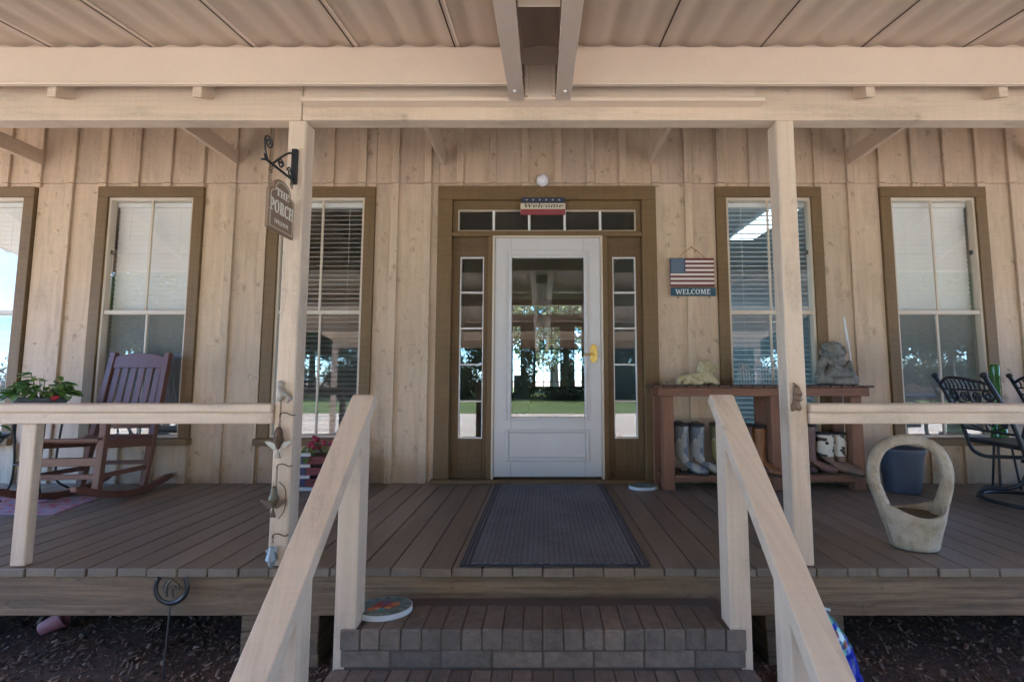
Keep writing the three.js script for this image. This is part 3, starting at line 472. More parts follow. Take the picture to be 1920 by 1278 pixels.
// ---------------------------------------------------------------- posts and railings
{
  const say = ['left tan porch post with the hanging sign and bird ornaments', 'right tan porch post in front of the potting bench'];
  [-1.242, 1.224].forEach((x, i) => { const p = thing('porch_post', say[i], 'post', [x, 0, 1.585]); part(p, 'shaft', mv(cbox(0.09, 2.174, 0.09, 0.006, 'y', R() * 3, R() * 5), 0, 1.088, 0), M.tan); part(p, 'foot_trim', merge([mv(cbox(0.05, 0.09, 0.03, 0.004), i ? 0.03 : 0.07, 0.046, -0.062)]), M.tan); });
  for (const s of [-1, 1]) {
    const r = thing('porch_railing', s < 0 ? 'tan porch railing in front of the rocking chair' : 'tan porch railing in front of the black metal chair', 'railing');
    const a = s < 0 ? -6 : 1.271, b = s < 0 ? -1.289 : 6;
    part(r, 'cap_rail', span(a, b, 0.7125, 0.752, 1.555, 1.652, 0.006, 'x'), M.tan);
    part(r, 'lower_rail', span(a, b, 0.658, 0.712, 1.573, 1.642, 0.004, 'x'), M.tan);
    for (const x of s < 0 ? [-2.452, -4.6] : [4.4]) part(r, 'baluster', span(x - 0.034, x + 0.034, 0.0015, 0.657, 1.594, 1.634, 0.004), M.tan);
  }
  // stair rails: a board sloping down over two posts
  for (const s of [-1, 1]) {
    const r = thing('stair_handrail', s < 0 ? 'sloping tan stair handrail on the left of the steps' : 'sloping tan stair handrail on the right of the steps', 'handrail');
    const top = (z) => 0.774 - 1.03 * (z - 1.79), x = s * 0.805;
    const L0 = 1.765, L1 = 2.70;
    // rounded top end: the side outline of the board, extruded across its width
    const sh = new THREE.Shape(), n = V(0, 1, 1.03).normalize(), t = 0.042; const ox = -n.z * t, oy = -n.y * t;
    sh.moveTo(L1, top(L1)); sh.lineTo(L0 + 0.015, top(L0 + 0.015)); sh.quadraticCurveTo(L0 - 0.008, top(L0 - 0.008), L0 - 0.016, top(L0) - 0.012); sh.lineTo(L0 + ox - 0.004, top(L0) + oy); sh.lineTo(L1 + ox, top(L1) + oy);
    const g = new THREE.ExtrudeGeometry(sh, { depth: 0.092, bevelEnabled: true, bevelSize: 0.004, bevelThickness: 0.005, bevelSegments: 2 }); g.rotateY(-Math.PI / 2); g.translate(x + 0.046, 0, 0);
    const uv = g.attributes.uv, p = g.attributes.position; for (let i = 0; i < uv.count; i++) uv.setXY(i, p.getX(i) + p.getY(i) * 0.3, p.getZ(i) * 1.4);
    part(r, 'handrail_board', g, M.tan);
    for (const [z0, z1] of [[1.797, 1.884], [2.252, 2.338]]) {
      const ps = new THREE.Shape(), d = 0.058; ps.moveTo(z0, GY); ps.lineTo(z1, GY); ps.lineTo(z1, top(z1) - d); ps.lineTo(z0, top(z0) - d);
      const pg = new THREE.ExtrudeGeometry(ps, { depth: 0.08, bevelEnabled: true, bevelSize: 0.002, bevelThickness: 0.004, bevelSegments: 1 }); pg.rotateY(-Math.PI / 2); pg.translate(x + 0.04, 0, 0);
      const u2 = pg.attributes.uv, q = pg.attributes.position; for (let i = 0; i < u2.count; i++) u2.setXY(i, q.getX(i) + q.getZ(i), q.getY(i) + 0.3);
      part(r, 'post', pg, M.tan);
    }
  }
}
// ---------------------------------------------------------------- carport
{
  const c = thing('carport', 'tan metal carport roof over the steps with a double centre beam', 'carport');
  const S = 0.164, ang = Math.atan(S), ZE = 6.4, Z0 = 1.72, y0 = 2.482;
  const yr = (z) => y0 - S * (z - 1.74);
  const Lp = (ZE - Z0) / Math.cos(ang);
  // one ribbed roof sheet
  const sheet = (w) => { const s = new THREE.Shape(), n = 36, top = []; for (let i = 0; i <= n; i++) { const u = i / n, x = (u - 0.5) * w; const ph = (u * 3) % 1; let y = 0.0115 * Math.pow(0.5 - 0.5 * Math.cos(ph * Math.PI * 2), 2); if (i < 2 || i > n - 2) y = 0; top.push([x, y]); } s.moveTo(...top[0]); for (const q of top) s.lineTo(...q); for (const q of top.reverse()) s.lineTo(q[0], q[1] + 0.0015); return new THREE.ExtrudeGeometry(s, { depth: Lp, bevelEnabled: false }); };
  const g = sheet(0.4905); const gp = g.attributes.position, gu = g.attributes.uv; for (let i = 0; i < gu.count; i++) gu.setXY(i, gp.getX(i), gp.getZ(i)); g.computeVertexNormals();
  const roofs = [M.roofTan, tint(M.roofTan, 0.95, 0.94, 0.94), tint(M.roofTan, 1.04, 1.03, 1.02)];
  for (let k = -9; k < 11; k++) { const x = -0.42 + (k + 0.5) * 0.495; part(c, 'roof_sheet', g, roofs[Math.floor(R() * 3)], [x, yr(Z0) + 0.004 + (k & 1) * 0.0022, Z0], [ang, 0, 0]); }
  const cap = cbox(0.03, 0.004, Lp, 0.001, 'z').translate(0, 0.002, 0); for (let k = -9; k <= 11; k++) { const x = -0.42 + k * 0.495; part(c, 'seam_cap', cap, M.roofTan, [x, yr((Z0 + ZE) / 2) + 0.012, (Z0 + ZE) / 2], [ang, 0, 0]); }
  const strip = merge([mv(cbox(0.011, 0.006, Lp, 0.002, 'z'), 0.011, 0, 0), mv(cbox(0.004, 0.004, Lp, 0.001, 'z'), -0.005, 0.002, 0)]);
  for (let k = -8; k <= 0; k++) part(c, 'seam_strip', strip, M.metalTan, [-0.42 + k * 0.495, yr((Z0 + ZE) / 2) + 0.003, (Z0 + ZE) / 2], [ang, 0, 0]);
  const grooveShade = cbox(0.006, 0.004, Lp, 0.001, 'z'); for (let k = -8; k <= 10; k++) part(c, 'seam_groove_shade', grooveShade, std(0.05, 0.035, 0.025, 0.9), [-0.42 + k * 0.495 - (k <= 0 ? 0.011 : 0), yr((Z0 + ZE) / 2) + 0.0035, (Z0 + ZE) / 2], [ang, 0, 0]);  // dark strips painted in for the shade inside the seam grooves
  // purlin against the house: a C section with its web to the front
  const cs = new THREE.Shape([[0, 0], [0.004, 0.0], [0.0065, 0.005], [0.004, 0.012], [0.004, 0.186], [0, 0.19], [-0.022, 0.19], [-0.022, 0.187], [0, 0.187], [0, 0.003], [-0.014, 0.003], [-0.014, 0]].map((p) => new THREE.Vector2(...p)));
  const purlin = (x0, x1) => { const e = new THREE.ExtrudeGeometry(cs, { depth: x1 - x0, bevelEnabled: false }); e.rotateY(-Math.PI / 2); e.translate(x1, 2.286, 1.742); const u = e.attributes.uv, p = e.attributes.position; for (let i = 0; i < u.count; i++) u.setXY(i, p.getX(i), p.getY(i)); return e; };
  // ExtrudeGeometry runs along z with the outline in x,y: outline x becomes z after the turn
  part(c, 'purlin', purlin(-4.84, -0.167), M.metalTan); part(c, 'purlin', purlin(0.137, 5.0), M.metalTan);
  for (const z of [3.3, 4.9, 6.3]) for (const [a, b] of [[-4.84, -0.167], [0.137, 5.0]]) { const q = purlin(a, b); q.translate(0, yr(z) - yr(1.742), z - 1.742); part(c, 'purlin', q, M.metalTan); }
  // double centre beam
  const zA = 1.70, zB = 6.35, Lb = (zB - zA) / Math.cos(ang), zc = (zA + zB) / 2, yb = 2.232 - S * (zc - 1.72);
  for (const [x0, x1, web] of [[-0.166, -0.092, -1], [0.064, 0.135, 1]]) {
    const w = x1 - x0, m = (x0 + x1) / 2;
    const geo = merge([mv(cbox(w, 0.004, Lb, 0.0015, 'z'), 0, 0, 0), mv(cbox(0.004, 0.232, Lb, 0.001, 'z'), web * (w / 2 - 0.002), 0.118, 0), mv(cbox(0.004, 0.02, Lb, 0.001, 'z'), -web * (w / 2 - 0.002), 0.012, 0), mv(cbox(w - 0.008, 0.004, Lb, 0.001, 'z'), 0, 0.23, 0)]);
    part(c, 'centre_beam', geo, tint(M.metalTan, 0.9, 0.9, 0.93), [m, yb, zc], [ang, 0, 0]);
    part(c, 'screw_head', new THREE.SphereGeometry(0.008, 12, 8, 0, Math.PI * 2, 0, Math.PI / 2), M.screw, [m + web * 0.004, 2.228 - S * (1.80 - 1.72), 1.80], [Math.PI + ang, 0, 0]);
  }
  part(c, 'end_plate', merge([span(-0.09, 0.062, 2.235, 2.43, 1.703, 1.707, 0.001), span(-0.09, -0.07, 2.245, 2.42, 1.708, 1.722, 0.003), span(0.042, 0.062, 2.245, 2.42, 1.708, 1.722, 0.003), span(-0.069, 0.041, 2.408, 2.42, 1.708, 1.72, 0.003)]), M.metalTan);
  part(c, 'cross_plate', merge([span(-0.09, 0.062, 2.178, 2.30, 2.31, 2.316, 0.002), span(-0.088, -0.07, 2.2, 2.3, 2.317, 2.332, 0.003), span(0.042, 0.06, 2.2, 2.3, 2.317, 2.332, 0.003)]), M.metalTan);
  part(c, 'ledger_strip', merge([span(-1.2, 1.075, 2.262, 2.36, 1.632, 1.637, 0.001, 'x'), span(-1.2, 1.10, 2.24, 2.261, 1.632, 1.69, 0.003, 'x')]), M.metalTan);
  part(c, 'added_light_stop', merge([span(-4.87, 5.02, 2.40, 2.60, 1.722, 1.726, 0.001, 'x'), span(-4.87, 5.02, 2.596, 2.60, 1.5, 1.721, 0.001, 'x')]), M.roofTan);  // added sheet that stops sky light leaking in above the purlin
  for (const x of [-4.75, 4.9]) for (const z of [2.9, 6.25]) part(c, 'carport_post', span(x - 0.05, x + 0.05, GY, yr(z) - 0.2, z - 0.05, z + 0.05, 0.004), M.metalTan);
}
// ---------------------------------------------------------------- door mat, rug, plaques
{
  const t = tex(512, 512, (s, u) => { const d = (Math.sin((s * 17 + u * 17) * Math.PI * 2) * Math.sin((s * 17 - u * 17) * Math.PI * 2)); const n = noise2(s * 256, u * 256, 256), b = fb(s, u, 6, 4); const k = 1 + d * 0.3 + (n - 0.5) * 0.9 + (b - 0.47) * 0.55; return [0.108 * k, 0.113 * k, 0.13 * k]; }, 0.9, 0.9);
  const bt = tex(512, 512, (s, u) => 0.5 + 0.4 * (Math.sin((s * 17 + u * 17) * Math.PI * 2) * Math.sin((s * 17 - u * 17) * Math.PI * 2)) + 0.2 * (noise2(s * 256, u * 256, 256) - 0.5), 0.9, 0.9, false);
  const pile = new THREE.MeshStandardMaterial({ map: t, bumpMap: bt, bumpScale: 0.004, roughness: 0.95 });
  const m = thing('door_mat', 'blue grey textured mat in front of the door', 'mat', [0.055, 0, 0.845]);
  part(m, 'backing', span(-0.445, 0.445, 0.0015, 0.006, -0.79, 0.79, 0.002, 'z'), std(0.035, 0.045, 0.065, 0.8));
  part(m, 'pile', span(-0.395, 0.395, 0.0065, 0.012, -0.775, 0.775, 0.003, 'z'), pile);
  for (const s of [-1, 1]) { part(m, 'border_rib', span(s * 0.41 - 0.006, s * 0.41 + 0.006, 0.0065, 0.010, -0.78, 0.78, 0.002, 'z'), pile); part(m, 'border_rib', span(s * 0.429 - 0.005, s * 0.429 + 0.005, 0.0065, 0.009, -0.78, 0.78, 0.002, 'z'), pile); }
  const rt = tex(512, 512, (s, u) => { const a = fb(s, u, 12, 3), b = fb(u, s, 18, 3), c = noise2(s * 90, u * 90, 90); const base = [0.42, 0.28, 0.33]; const e = Math.min(s, 1 - s, u, 1 - u); if (e < 0.02) return [0.42, 0.36, 0.4]; if (a > 0.52) return [0.45 * (0.7 + c * 0.5), 0.13, 0.17]; if (b > 0.53) return [0.2, 0.24 + c * 0.1, 0.42]; return base.map((v) => v * (0.7 + 0.6 * c)); }, 0.28, 1.0);
  const rg = new THREE.BoxGeometry(1.5, 0.008, 0.40); const rug = single('porch_rug', 'pink and blue patterned rug on the deck by the rocking chair', 'rug', rg, new THREE.MeshStandardMaterial({ map: rt, roughness: 0.95 }), [-3.93, 0.0055, 0.66], [0, 0, 0]);
  { const p = rg.attributes.position; for (let i = 0; i < p.count; i++) if (p.getX(i) > 0) p.setX(i, p.getZ(i) > 0 ? 0.80 : 0.70); }
  // painted stepping stones
  const disc = (seed) => canvasTex(256, 256, (x, w) => {
    const q = rng(seed); x.fillStyle = '#5f7474'; x.fillRect(0, 0, w, w);
    const tile = (r0, r1, n, cols) => { for (let i = 0; i < n; i++) { const a = i / n * 6.283; x.fillStyle = cols[Math.floor(q() * cols.length)]; x.beginPath(); x.arc(w / 2, w / 2, r1 * w / 2, a, a + 6.283 / n - 0.05); x.arc(w / 2, w / 2, r0 * w / 2, a + 6.283 / n - 0.05, a, true); x.closePath(); x.fill(); } };
    tile(0.72, 0.97, 26, ['#566b6c', '#6f8a8c', '#7d8f90', '#4f6264']);
    const bl = (u, v, r, c) => { x.fillStyle = c; x.beginPath(); x.ellipse(u * w, v * w, r * w, r * w * 0.8, q() * 3, 0, 7); x.fill(); };
    if (seed === 1) { bl(0.5, 0.42, 0.2, '#8d3b44'); bl(0.36, 0.52, 0.1, '#a24a3c'); bl(0.28, 0.64, 0.09, '#c07048'); bl(0.64, 0.5, 0.12, '#a34f42'); bl(0.7, 0.42, 0.1, '#c98250'); bl(0.58, 0.6, 0.07, '#cf9a5c'); bl(0.46, 0.7, 0.09, '#4f8f90'); bl(0.5, 0.36, 0.11, '#6d5273'); bl(0.38, 0.62, 0.05, '#e0a070'); } else { bl(0.5, 0.5, 0.3, '#7c94a4'); bl(0.46, 0.5, 0.11, '#48586a'); bl(0.56, 0.46, 0.06, '#39465c'); }
  });
  const stone = (label, p, r, seed) => { const s = thing('stepping_stone', label, 'stepping stone', p, 0.1, 'painted stepping stones'); delete s.userData.group; part(s, 'slab', new THREE.CylinderGeometry(r, r, 0.022, 40).scale(1, 1, 0.72).translate(0, 0.0115, 0), new THREE.MeshStandardMaterial({ color: lin(0.55, 0.62, 0.66), roughness: 0.5 })); const f = new THREE.CircleGeometry(r * 0.96, 40); f.rotateX(-Math.PI / 2); f.scale(1, 1, 0.72); part(s, 'painted_face', f, new THREE.MeshStandardMaterial({ map: disc(seed), roughness: 0.45 }), [0, 0.0235, 0]); };
  stone('round stepping stone painted with red and orange on the top brick step', [-0.69, -0.136, 1.755], 0.118, 1);
  stone('round pale blue stepping stone on the deck by the potting bench', [0.80, 0, 0.17], 0.118, 2);
}
// ---------------------------------------------------------------- signs
const FL = new FontLoader();
const serif = await FL.loadAsync('fonts/droid/droid_serif_bold.typeface.json');
function word(s, size, depth = 0.002) { const g = new TextGeometry(s, { font: serif, size, depth, curveSegments: 4, bevelEnabled: false }); g.computeBoundingBox(); const b = g.boundingBox; g.translate(-(b.min.x + b.max.x) / 2, -(b.min.y + b.max.y) / 2, 0); return g; }
{
  // hanging shop sign on the left post; its plane stands along z and faces +x
  const s = thing('hanging_sign', 'small brown hanging sign reading THE PORCH on an iron scroll bracket', 'sign', [-1.238, 0.05, 1.7]);
  const bk = M.iron;
  part(s, 'bracket_plate', span(-0.016, 0.012, 1.785, 1.965, -0.069, -0.05, 0.003), bk);
  part(s, 'bracket_arm', merge([bar([0, 1.80, -0.06], [0, 1.80, 0.165], 0.006), tube([[0, 1.93, -0.055], [0, 1.925, -0.02], [0, 1.87, 0.05], [0, 1.81, 0.11]], 0.005, 16, 6), bar([0, 1.80, 0.165], [0.006, 1.815, 0.185], 0.005), bar([0, 1.80, 0.165], [-0.006, 1.79, 0.185], 0.005)]), bk);
  const scroll = (cy, cz, r, turns, d) => { const p = []; for (let i = 0; i <= 18; i++) { const a = i / 18 * turns * 6.283, q = r * (1 - 0.75 * i / 18); p.push([0, cy + Math.sin(a) * q, cz + d * Math.cos(a) * q]); } return tube(p, 0.0038, 30, 6); };
  part(s, 'scroll', scroll(1.885, 0.15, 0.03, 1.6, 1), bk); part(s, 'scroll', scroll(1.832, 0.055, 0.024, 1.5, -1), bk); part(s, 'scroll', scroll(1.827, -0.02, 0.024, 1.5, 1), bk);
  part(s, 'scroll_stem', tube([[0, 1.80, 0.15], [0, 1.84, 0.172], [0, 1.885, 0.178]], 0.004, 10, 6), bk);
  for (const z of [-0.04, 0.125]) part(s, 'chain', merge([0, 1, 2].map((i) => new THREE.TorusGeometry(0.008, 0.002, 6, 10).rotateY(i % 2 ? 0 : Math.PI / 2).translate(0, 1.79 - i * 0.0135, z))), M.rust);
  const outline = (k) => { const o = new THREE.Shape(), w = 0.098 - k, b = -0.125 + k, sh = 0.045 - k * 0.6; o.moveTo(-w, b); o.lineTo(w, b); o.lineTo(w, sh); o.quadraticCurveTo(w - 0.005, sh + 0.02, w - 0.032, sh + 0.02); o.quadraticCurveTo(0.066 - k, 0.122 - k, 0, 0.122 - k); o.quadraticCurveTo(-0.066 + k, 0.122 - k, -w + 0.032, sh + 0.02); o.quadraticCurveTo(-w + 0.005, sh + 0.02, -w, sh); o.closePath(); return o; };
  const brd = new THREE.ExtrudeGeometry(outline(0), { depth: 0.01, bevelEnabled: true, bevelSize: 0.003, bevelThickness: 0.003, bevelSegments: 2 }); brd.translate(0, 0, -0.005);
  const T = (g) => g.rotateY(Math.PI / 2).translate(0, 1.628, 0.042);
  part(s, 'board', T(brd), std(0.235, 0.16, 0.11, 0.6));
  const rim = outline(0.008); rim.holes.push(new THREE.Path(outline(0.0125).getPoints(8))); part(s, 'border_line', T(new THREE.ExtrudeGeometry(rim, { depth: 0.002, bevelEnabled: false }).translate(0, 0, 0.008)), std(0.5, 0.42, 0.32, 0.6));
  const let_ = std(0.72, 0.68, 0.6, 0.6);
  part(s, 'lettering', T(word('THE', 0.034).translate(0, 0.058, 0.008)), let_);
  const pw = word('PORCH', 0.047); pw.scale(0.80, 1.25, 1); part(s, 'lettering', T(pw.translate(0, -0.012, 0.008)), let_);
  const small = []; for (let i = 0; i < 9; i++) { const x = -0.05 + i * 0.0125; small.push(span(x - 0.0018, x + 0.0018, -0.092, -0.072, 0.008, 0.0095, 0.0002)); if (i % 2) small.push(span(x, x + 0.009, i % 3 ? -0.08 : -0.092, i % 3 ? -0.077 : -0.089, 0.008, 0.0095, 0.0002)); }
  part(s, 'lettering', T(merge(small)), let_);
}
{
  const nail = (g, p, y) => part(g, 'nail', bar([0, y, 0.02], [0, y + 0.002, p], 0.003), M.iron);
  // three-board sign over the door
  const w = thing('welcome_plaque', 'small red white and blue plank sign reading Welcome over the door', 'sign', [0, 2.355, 0.04]);
  const paint = (c) => std(...c, 0.7);
  part(w, 'plank', span(-0.188, 0.188, 0.026, 0.078, -0.006, 0.006, 0.004, 'x'), paint([0.035, 0.045, 0.075])); part(w, 'plank', span(-0.194, 0.194, -0.026, 0.0255, -0.006, 0.006, 0.002, 'x'), paint([0.62, 0.56, 0.44])); part(w, 'plank', span(-0.194, 0.194, -0.078, -0.0265, -0.006, 0.006, 0.004, 'x'), paint([0.27, 0.055, 0.06]));
  const tx = canvasTex(512, 64, (x, W, H) => { x.fillStyle = '#c9bfa6'; x.fillRect(0, 0, W, H); x.fillStyle = '#3a3a40'; x.font = 'italic bold 66px serif'; x.textAlign = 'center'; x.textBaseline = 'middle'; x.save(); x.translate(W / 2, H / 2 - 2); x.scale(1.55, 0.95); x.fillText('Welcome', 0, 0); x.restore(); });
  part(w, 'lettering', new THREE.PlaneGeometry(0.37, 0.046), new THREE.MeshStandardMaterial({ map: tx, roughness: 0.7 }), [0, 0, 0.0068]);
  const star = (r) => { const s = new THREE.Shape(); for (let i = 0; i < 10; i++) { const a = i / 10 * 6.283 + 1.571, q = i % 2 ? r * 0.42 : r; i ? s.lineTo(Math.cos(a) * q, Math.sin(a) * q) : s.moveTo(Math.cos(a) * q, Math.sin(a) * q); } return new THREE.ExtrudeGeometry(s, { depth: 0.001, bevelEnabled: false }); };
  for (let i = 0; i < 6; i++) part(w, 'star', star(0.011), std(0.45, 0.45, 0.42, 0.7), [-0.14 + i * 0.056, 0.054, 0.0063]);
  part(w, 'cord', merge([tube([[-0.11, 0.078, 0.005], [-0.05, 0.13, 0.008], [0, 0.172, 0.012]], 0.0025, 12, 6), tube([[0.11, 0.078, 0.005], [0.05, 0.13, 0.008], [0, 0.172, 0.012]], 0.0025, 12, 6)]), M.twine);
  // round white fitting above it
  const l = thing('round_wall_light', 'round white light fitting on the wall above the door', 'light', [-0.005, 2.59, 0.0]);
  part(l, 'base', new THREE.CylinderGeometry(0.05, 0.052, 0.02, 28).rotateX(Math.PI / 2), M.white, [0, 0, 0.03]);
  part(l, 'dome', new THREE.SphereGeometry(0.044, 24, 14).scale(1, 1, 0.75), std(0.82, 0.82, 0.84, 0.15), [0, 0.006, 0.045]);
  part(l, 'ring', new THREE.TorusGeometry(0.046, 0.006, 8, 28), M.white, [0, 0, 0.042]);
  // flag sign right of the door
  const f = thing('flag_sign', 'wooden flag sign with a WELCOME board hanging right of the door', 'sign', [1.279, 0, 0.03]);
  const flagTex = canvasTex(512, 340, (x, W, H) => { for (let i = 0; i < 13; i++) { x.fillStyle = i % 2 ? '#d8cfc8' : '#6b3a38'; x.fillRect(0, i * H / 13, W, H / 13 + 1); } x.fillStyle = '#1c3350'; x.fillRect(0, 0, W * 0.345, H * 7 / 13); x.fillStyle = '#b4c6d0'; for (let r = 0; r < 9; r++) for (let c = 0; c < (r % 2 ? 5 : 6); c++) { x.beginPath(); x.arc(W * 0.03 + (c + (r % 2 ? 0.5 : 0)) * W * 0.056, H * 0.035 + r * H * 0.057, 6.5, 0, 7); x.fill(); } });
  part(f, 'flag_board', span(-0.19, 0.19, 1.648, 1.897, 0.0, 0.012, 0.003, 'x'), std(0.16, 0.06, 0.055, 0.7));
  part(f, 'flag_face', new THREE.PlaneGeometry(0.374, 0.245), new THREE.MeshStandardMaterial({ map: flagTex, roughness: 0.65 }), [0, 1.7725, 0.0128]);
  part(f, 'word_board', span(-0.186, 0.196, 1.569, 1.64, 0.0, 0.014, 0.003, 'x'), std(0.022, 0.075, 0.115, 0.6));
  const ww = word('WELCOME', 0.043); ww.computeBoundingBox(); ww.scale(0.30 / (ww.boundingBox.max.x - ww.boundingBox.min.x), 1, 1); part(f, 'lettering', ww, std(0.62, 0.68, 0.7, 0.6), [0.0, 1.604, 0.0145]);
  part(f, 'cord', merge([tube([[-0.115, 1.895, 0.008], [-0.06, 1.95, 0.008], [0.0, 1.992, 0.008]], 0.003, 12, 6), tube([[0.115, 1.895, 0.008], [0.06, 1.95, 0.008], [0.0, 1.992, 0.008]], 0.003, 12, 6)]), M.twine);
  for (const x of [-0.13, 0.14]) part(f, 'hook', tube([[x, 1.57, 0.006], [x, 1.556, 0.006], [x + 0.008, 1.55, 0.006], [x + 0.014, 1.556, 0.006]], 0.0028, 10, 6), M.iron);
  part(f, 'nail', bar([0, 1.992, -0.012], [0, 1.994, 0.016], 0.0035), M.iron);
}
// ---------------------------------------------------------------- rocking chair
{
  const c = thing('rocking_chair', 'reddish brown wooden slat rocking chair before the left window', 'chair', [-3.29, 0, 0.47], 0.10);
  const m = M.rocker, ry = (z) => (z + 0.12) ** 2 / 2;
  for (const x of [-0.235, 0.235]) {
    const s = new THREE.Shape(), n = 16, a = -0.44, b = 0.42; for (let i = 0; i <= n; i++) { const z = lerp(a, b, i / n); i ? s.lineTo(z, ry(z)) : s.moveTo(z, ry(z)); } for (let i = n; i >= 0; i--) { const z = lerp(a, b, i / n); s.lineTo(z, ry(z) + 0.042 * (i === 0 || i === n ? 0.6 : 1)); }
    const g = new THREE.ExtrudeGeometry(s, { depth: 0.03, bevelEnabled: true, bevelSize: 0.003, bevelThickness: 0.003, bevelSegments: 1 }); g.rotateY(-Math.PI / 2); g.translate(x + 0.015, 0.003, 0); part(c, 'runner', g, m);
  }
  for (const s of [-1, 1]) {
    part(c, 'leg', beamBetween([s * 0.225, 0.075, 0.24], [s * 0.225, 0.64, 0.2], 0.042, 0.042), m);
    part(c, 'back_post', beamBetween([s * 0.222, 0.045, -0.17], [s * 0.205, 1.08, -0.37], 0.04, 0.046), m);
    part(c, 'armrest', beamBetween([s * 0.235, 0.655, 0.27], [s * 0.232, 0.65, -0.29], 0.085, 0.024), m);
    part(c, 'seat_rail', beamBetween([s * 0.222, 0.42, 0.23], [s * 0.222, 0.37, -0.23], 0.026, 0.06), m);
    part(c, 'stretcher', beamBetween([s * 0.224, 0.20, 0.22], [s * 0.222, 0.185, -0.2], 0.02, 0.034), m);
  }
  part(c, 'front_stretcher', beamBetween([-0.205, 0.30, 0.222], [0.205, 0.30, 0.222], 0.03, 0.055), m);
  part(c, 'front_stretcher', beamBetween([-0.205, 0.20, 0.225], [0.205, 0.20, 0.225], 0.024, 0.034), m);
  part(c, 'rear_stretcher', beamBetween([-0.2, 0.22, -0.2], [0.2, 0.22, -0.2], 0.024, 0.03), m);
  part(c, 'rear_stretcher', beamBetween([-0.2, 0.40, -0.235], [0.2, 0.40, -0.235], 0.024, 0.06), m);
  for (let i = 0; i < 9; i++) { const u = i / 8, z = lerp(0.25, -0.2, u), y = 0.455 - 0.045 * Math.sin(u * 2.6) - 0.01 * u; part(c, 'seat_slat', beamBetween([-0.235, y, z], [0.235, y, z], 0.042, 0.014, 0.004), m); }
  const py = (t) => [lerp(0.045, 1.08, t), lerp(-0.17, -0.37, t)];
  const cr = new THREE.Shape(); cr.moveTo(-0.185, 0.955); cr.lineTo(0.185, 0.955); cr.lineTo(0.185, 1.04); cr.quadraticCurveTo(0, 1.105, -0.185, 1.04); const cg = new THREE.ExtrudeGeometry(cr, { depth: 0.022, bevelEnabled: true, bevelSize: 0.003, bevelThickness: 0.003, bevelSegments: 1 }); cg.translate(0, -1, -0.011); cg.rotateX(-0.19); part(c, 'crest_rail', cg, m, [0, 1.0, -0.355]);
  part(c, 'lower_back_rail', beamBetween([-0.185, 0.50, -0.258], [0.185, 0.50, -0.258], 0.024, 0.05), m);
  for (let i = 0; i < 6; i++) { const x = -0.155 + i * 0.062; part(c, 'back_slat', beamBetween([x, 0.5, -0.256], [x, 0.965, -0.347], 0.047, 0.012, 0.004), m); }
}
// ---------------------------------------------------------------- plants on the left
const leafGeo = [0, 1, 2].map((k) => { const s = [[0, 0], [0.35, 0.12], [0.5, 0.4], [0.36, 0.75], [0, 1.08], [-0.36, 0.75], [-0.5, 0.4], [-0.35, 0.12]]; const pos = [], idx = []; const bend = [0.35, 0.6, 0.15][k]; for (const [x, y] of s) pos.push(x * 0.8, Math.abs(x) * 0.35 - bend * y * y * 0.5, y); for (const y of [0.1, 0.5, 0.9]) pos.push(0, -bend * y * y * 0.5, y); const F = [[0, 1, 8], [1, 2, 8], [2, 9, 8], [2, 3, 9], [3, 10, 9], [3, 4, 10], [4, 5, 10], [5, 9, 10], [5, 6, 9], [6, 8, 9], [6, 7, 8], [7, 0, 8]]; for (const f of F) idx.push(...f); const g = new THREE.BufferGeometry(); g.setAttribute('position', new THREE.Float32BufferAttribute(pos, 3)); g.setIndex(idx); g.computeVertexNormals(); return g; });
const leafMat = [[0.10, 0.25, 0.035], [0.14, 0.32, 0.05], [0.065, 0.17, 0.035], [0.22, 0.38, 0.12]].map((c) => new THREE.MeshPhysicalMaterial({ color: lin(...c), roughness: 0.45, transmission: 0.3, thickness: 0, side: THREE.DoubleSide }));
const stemMat = std(0.1, 0.18, 0.05, 0.6);
function leaves(t, n, y, rad, h, size, q, mats = leafMat) {
  for (let i = 0; i < n; i++) {
    const a = i * 2.4 + q() * 0.8, r = rad * (0.25 + 0.85 * Math.sqrt(q())), top = y + h * (1 - (r / rad) ** 2 * 0.75) * (0.35 + 0.75 * q());
    const b = [Math.cos(a) * r, top, Math.sin(a) * r]; const l = new THREE.Mesh(leafGeo[Math.floor(q() * 3)], mats[Math.floor(q() * mats.length)]); l.name = 'leaf'; l.position.set(...b); l.rotation.set(-0.2 + q() * 0.7, Math.PI / 2 - a + (q() - 0.5) * 1.2, (q() - 0.5) * 0.8, 'YXZ'); l.scale.setScalar(size * (0.6 + 0.7 * q())); t.add(l);
    if (i % 3 === 0) part(t, 'stem', tube([[b[0] * 0.25, y - 0.02, b[2] * 0.25], [b[0] * 0.6, (y + top) / 2, b[2] * 0.6], b], 0.0025, 6, 5), stemMat);
  }
}
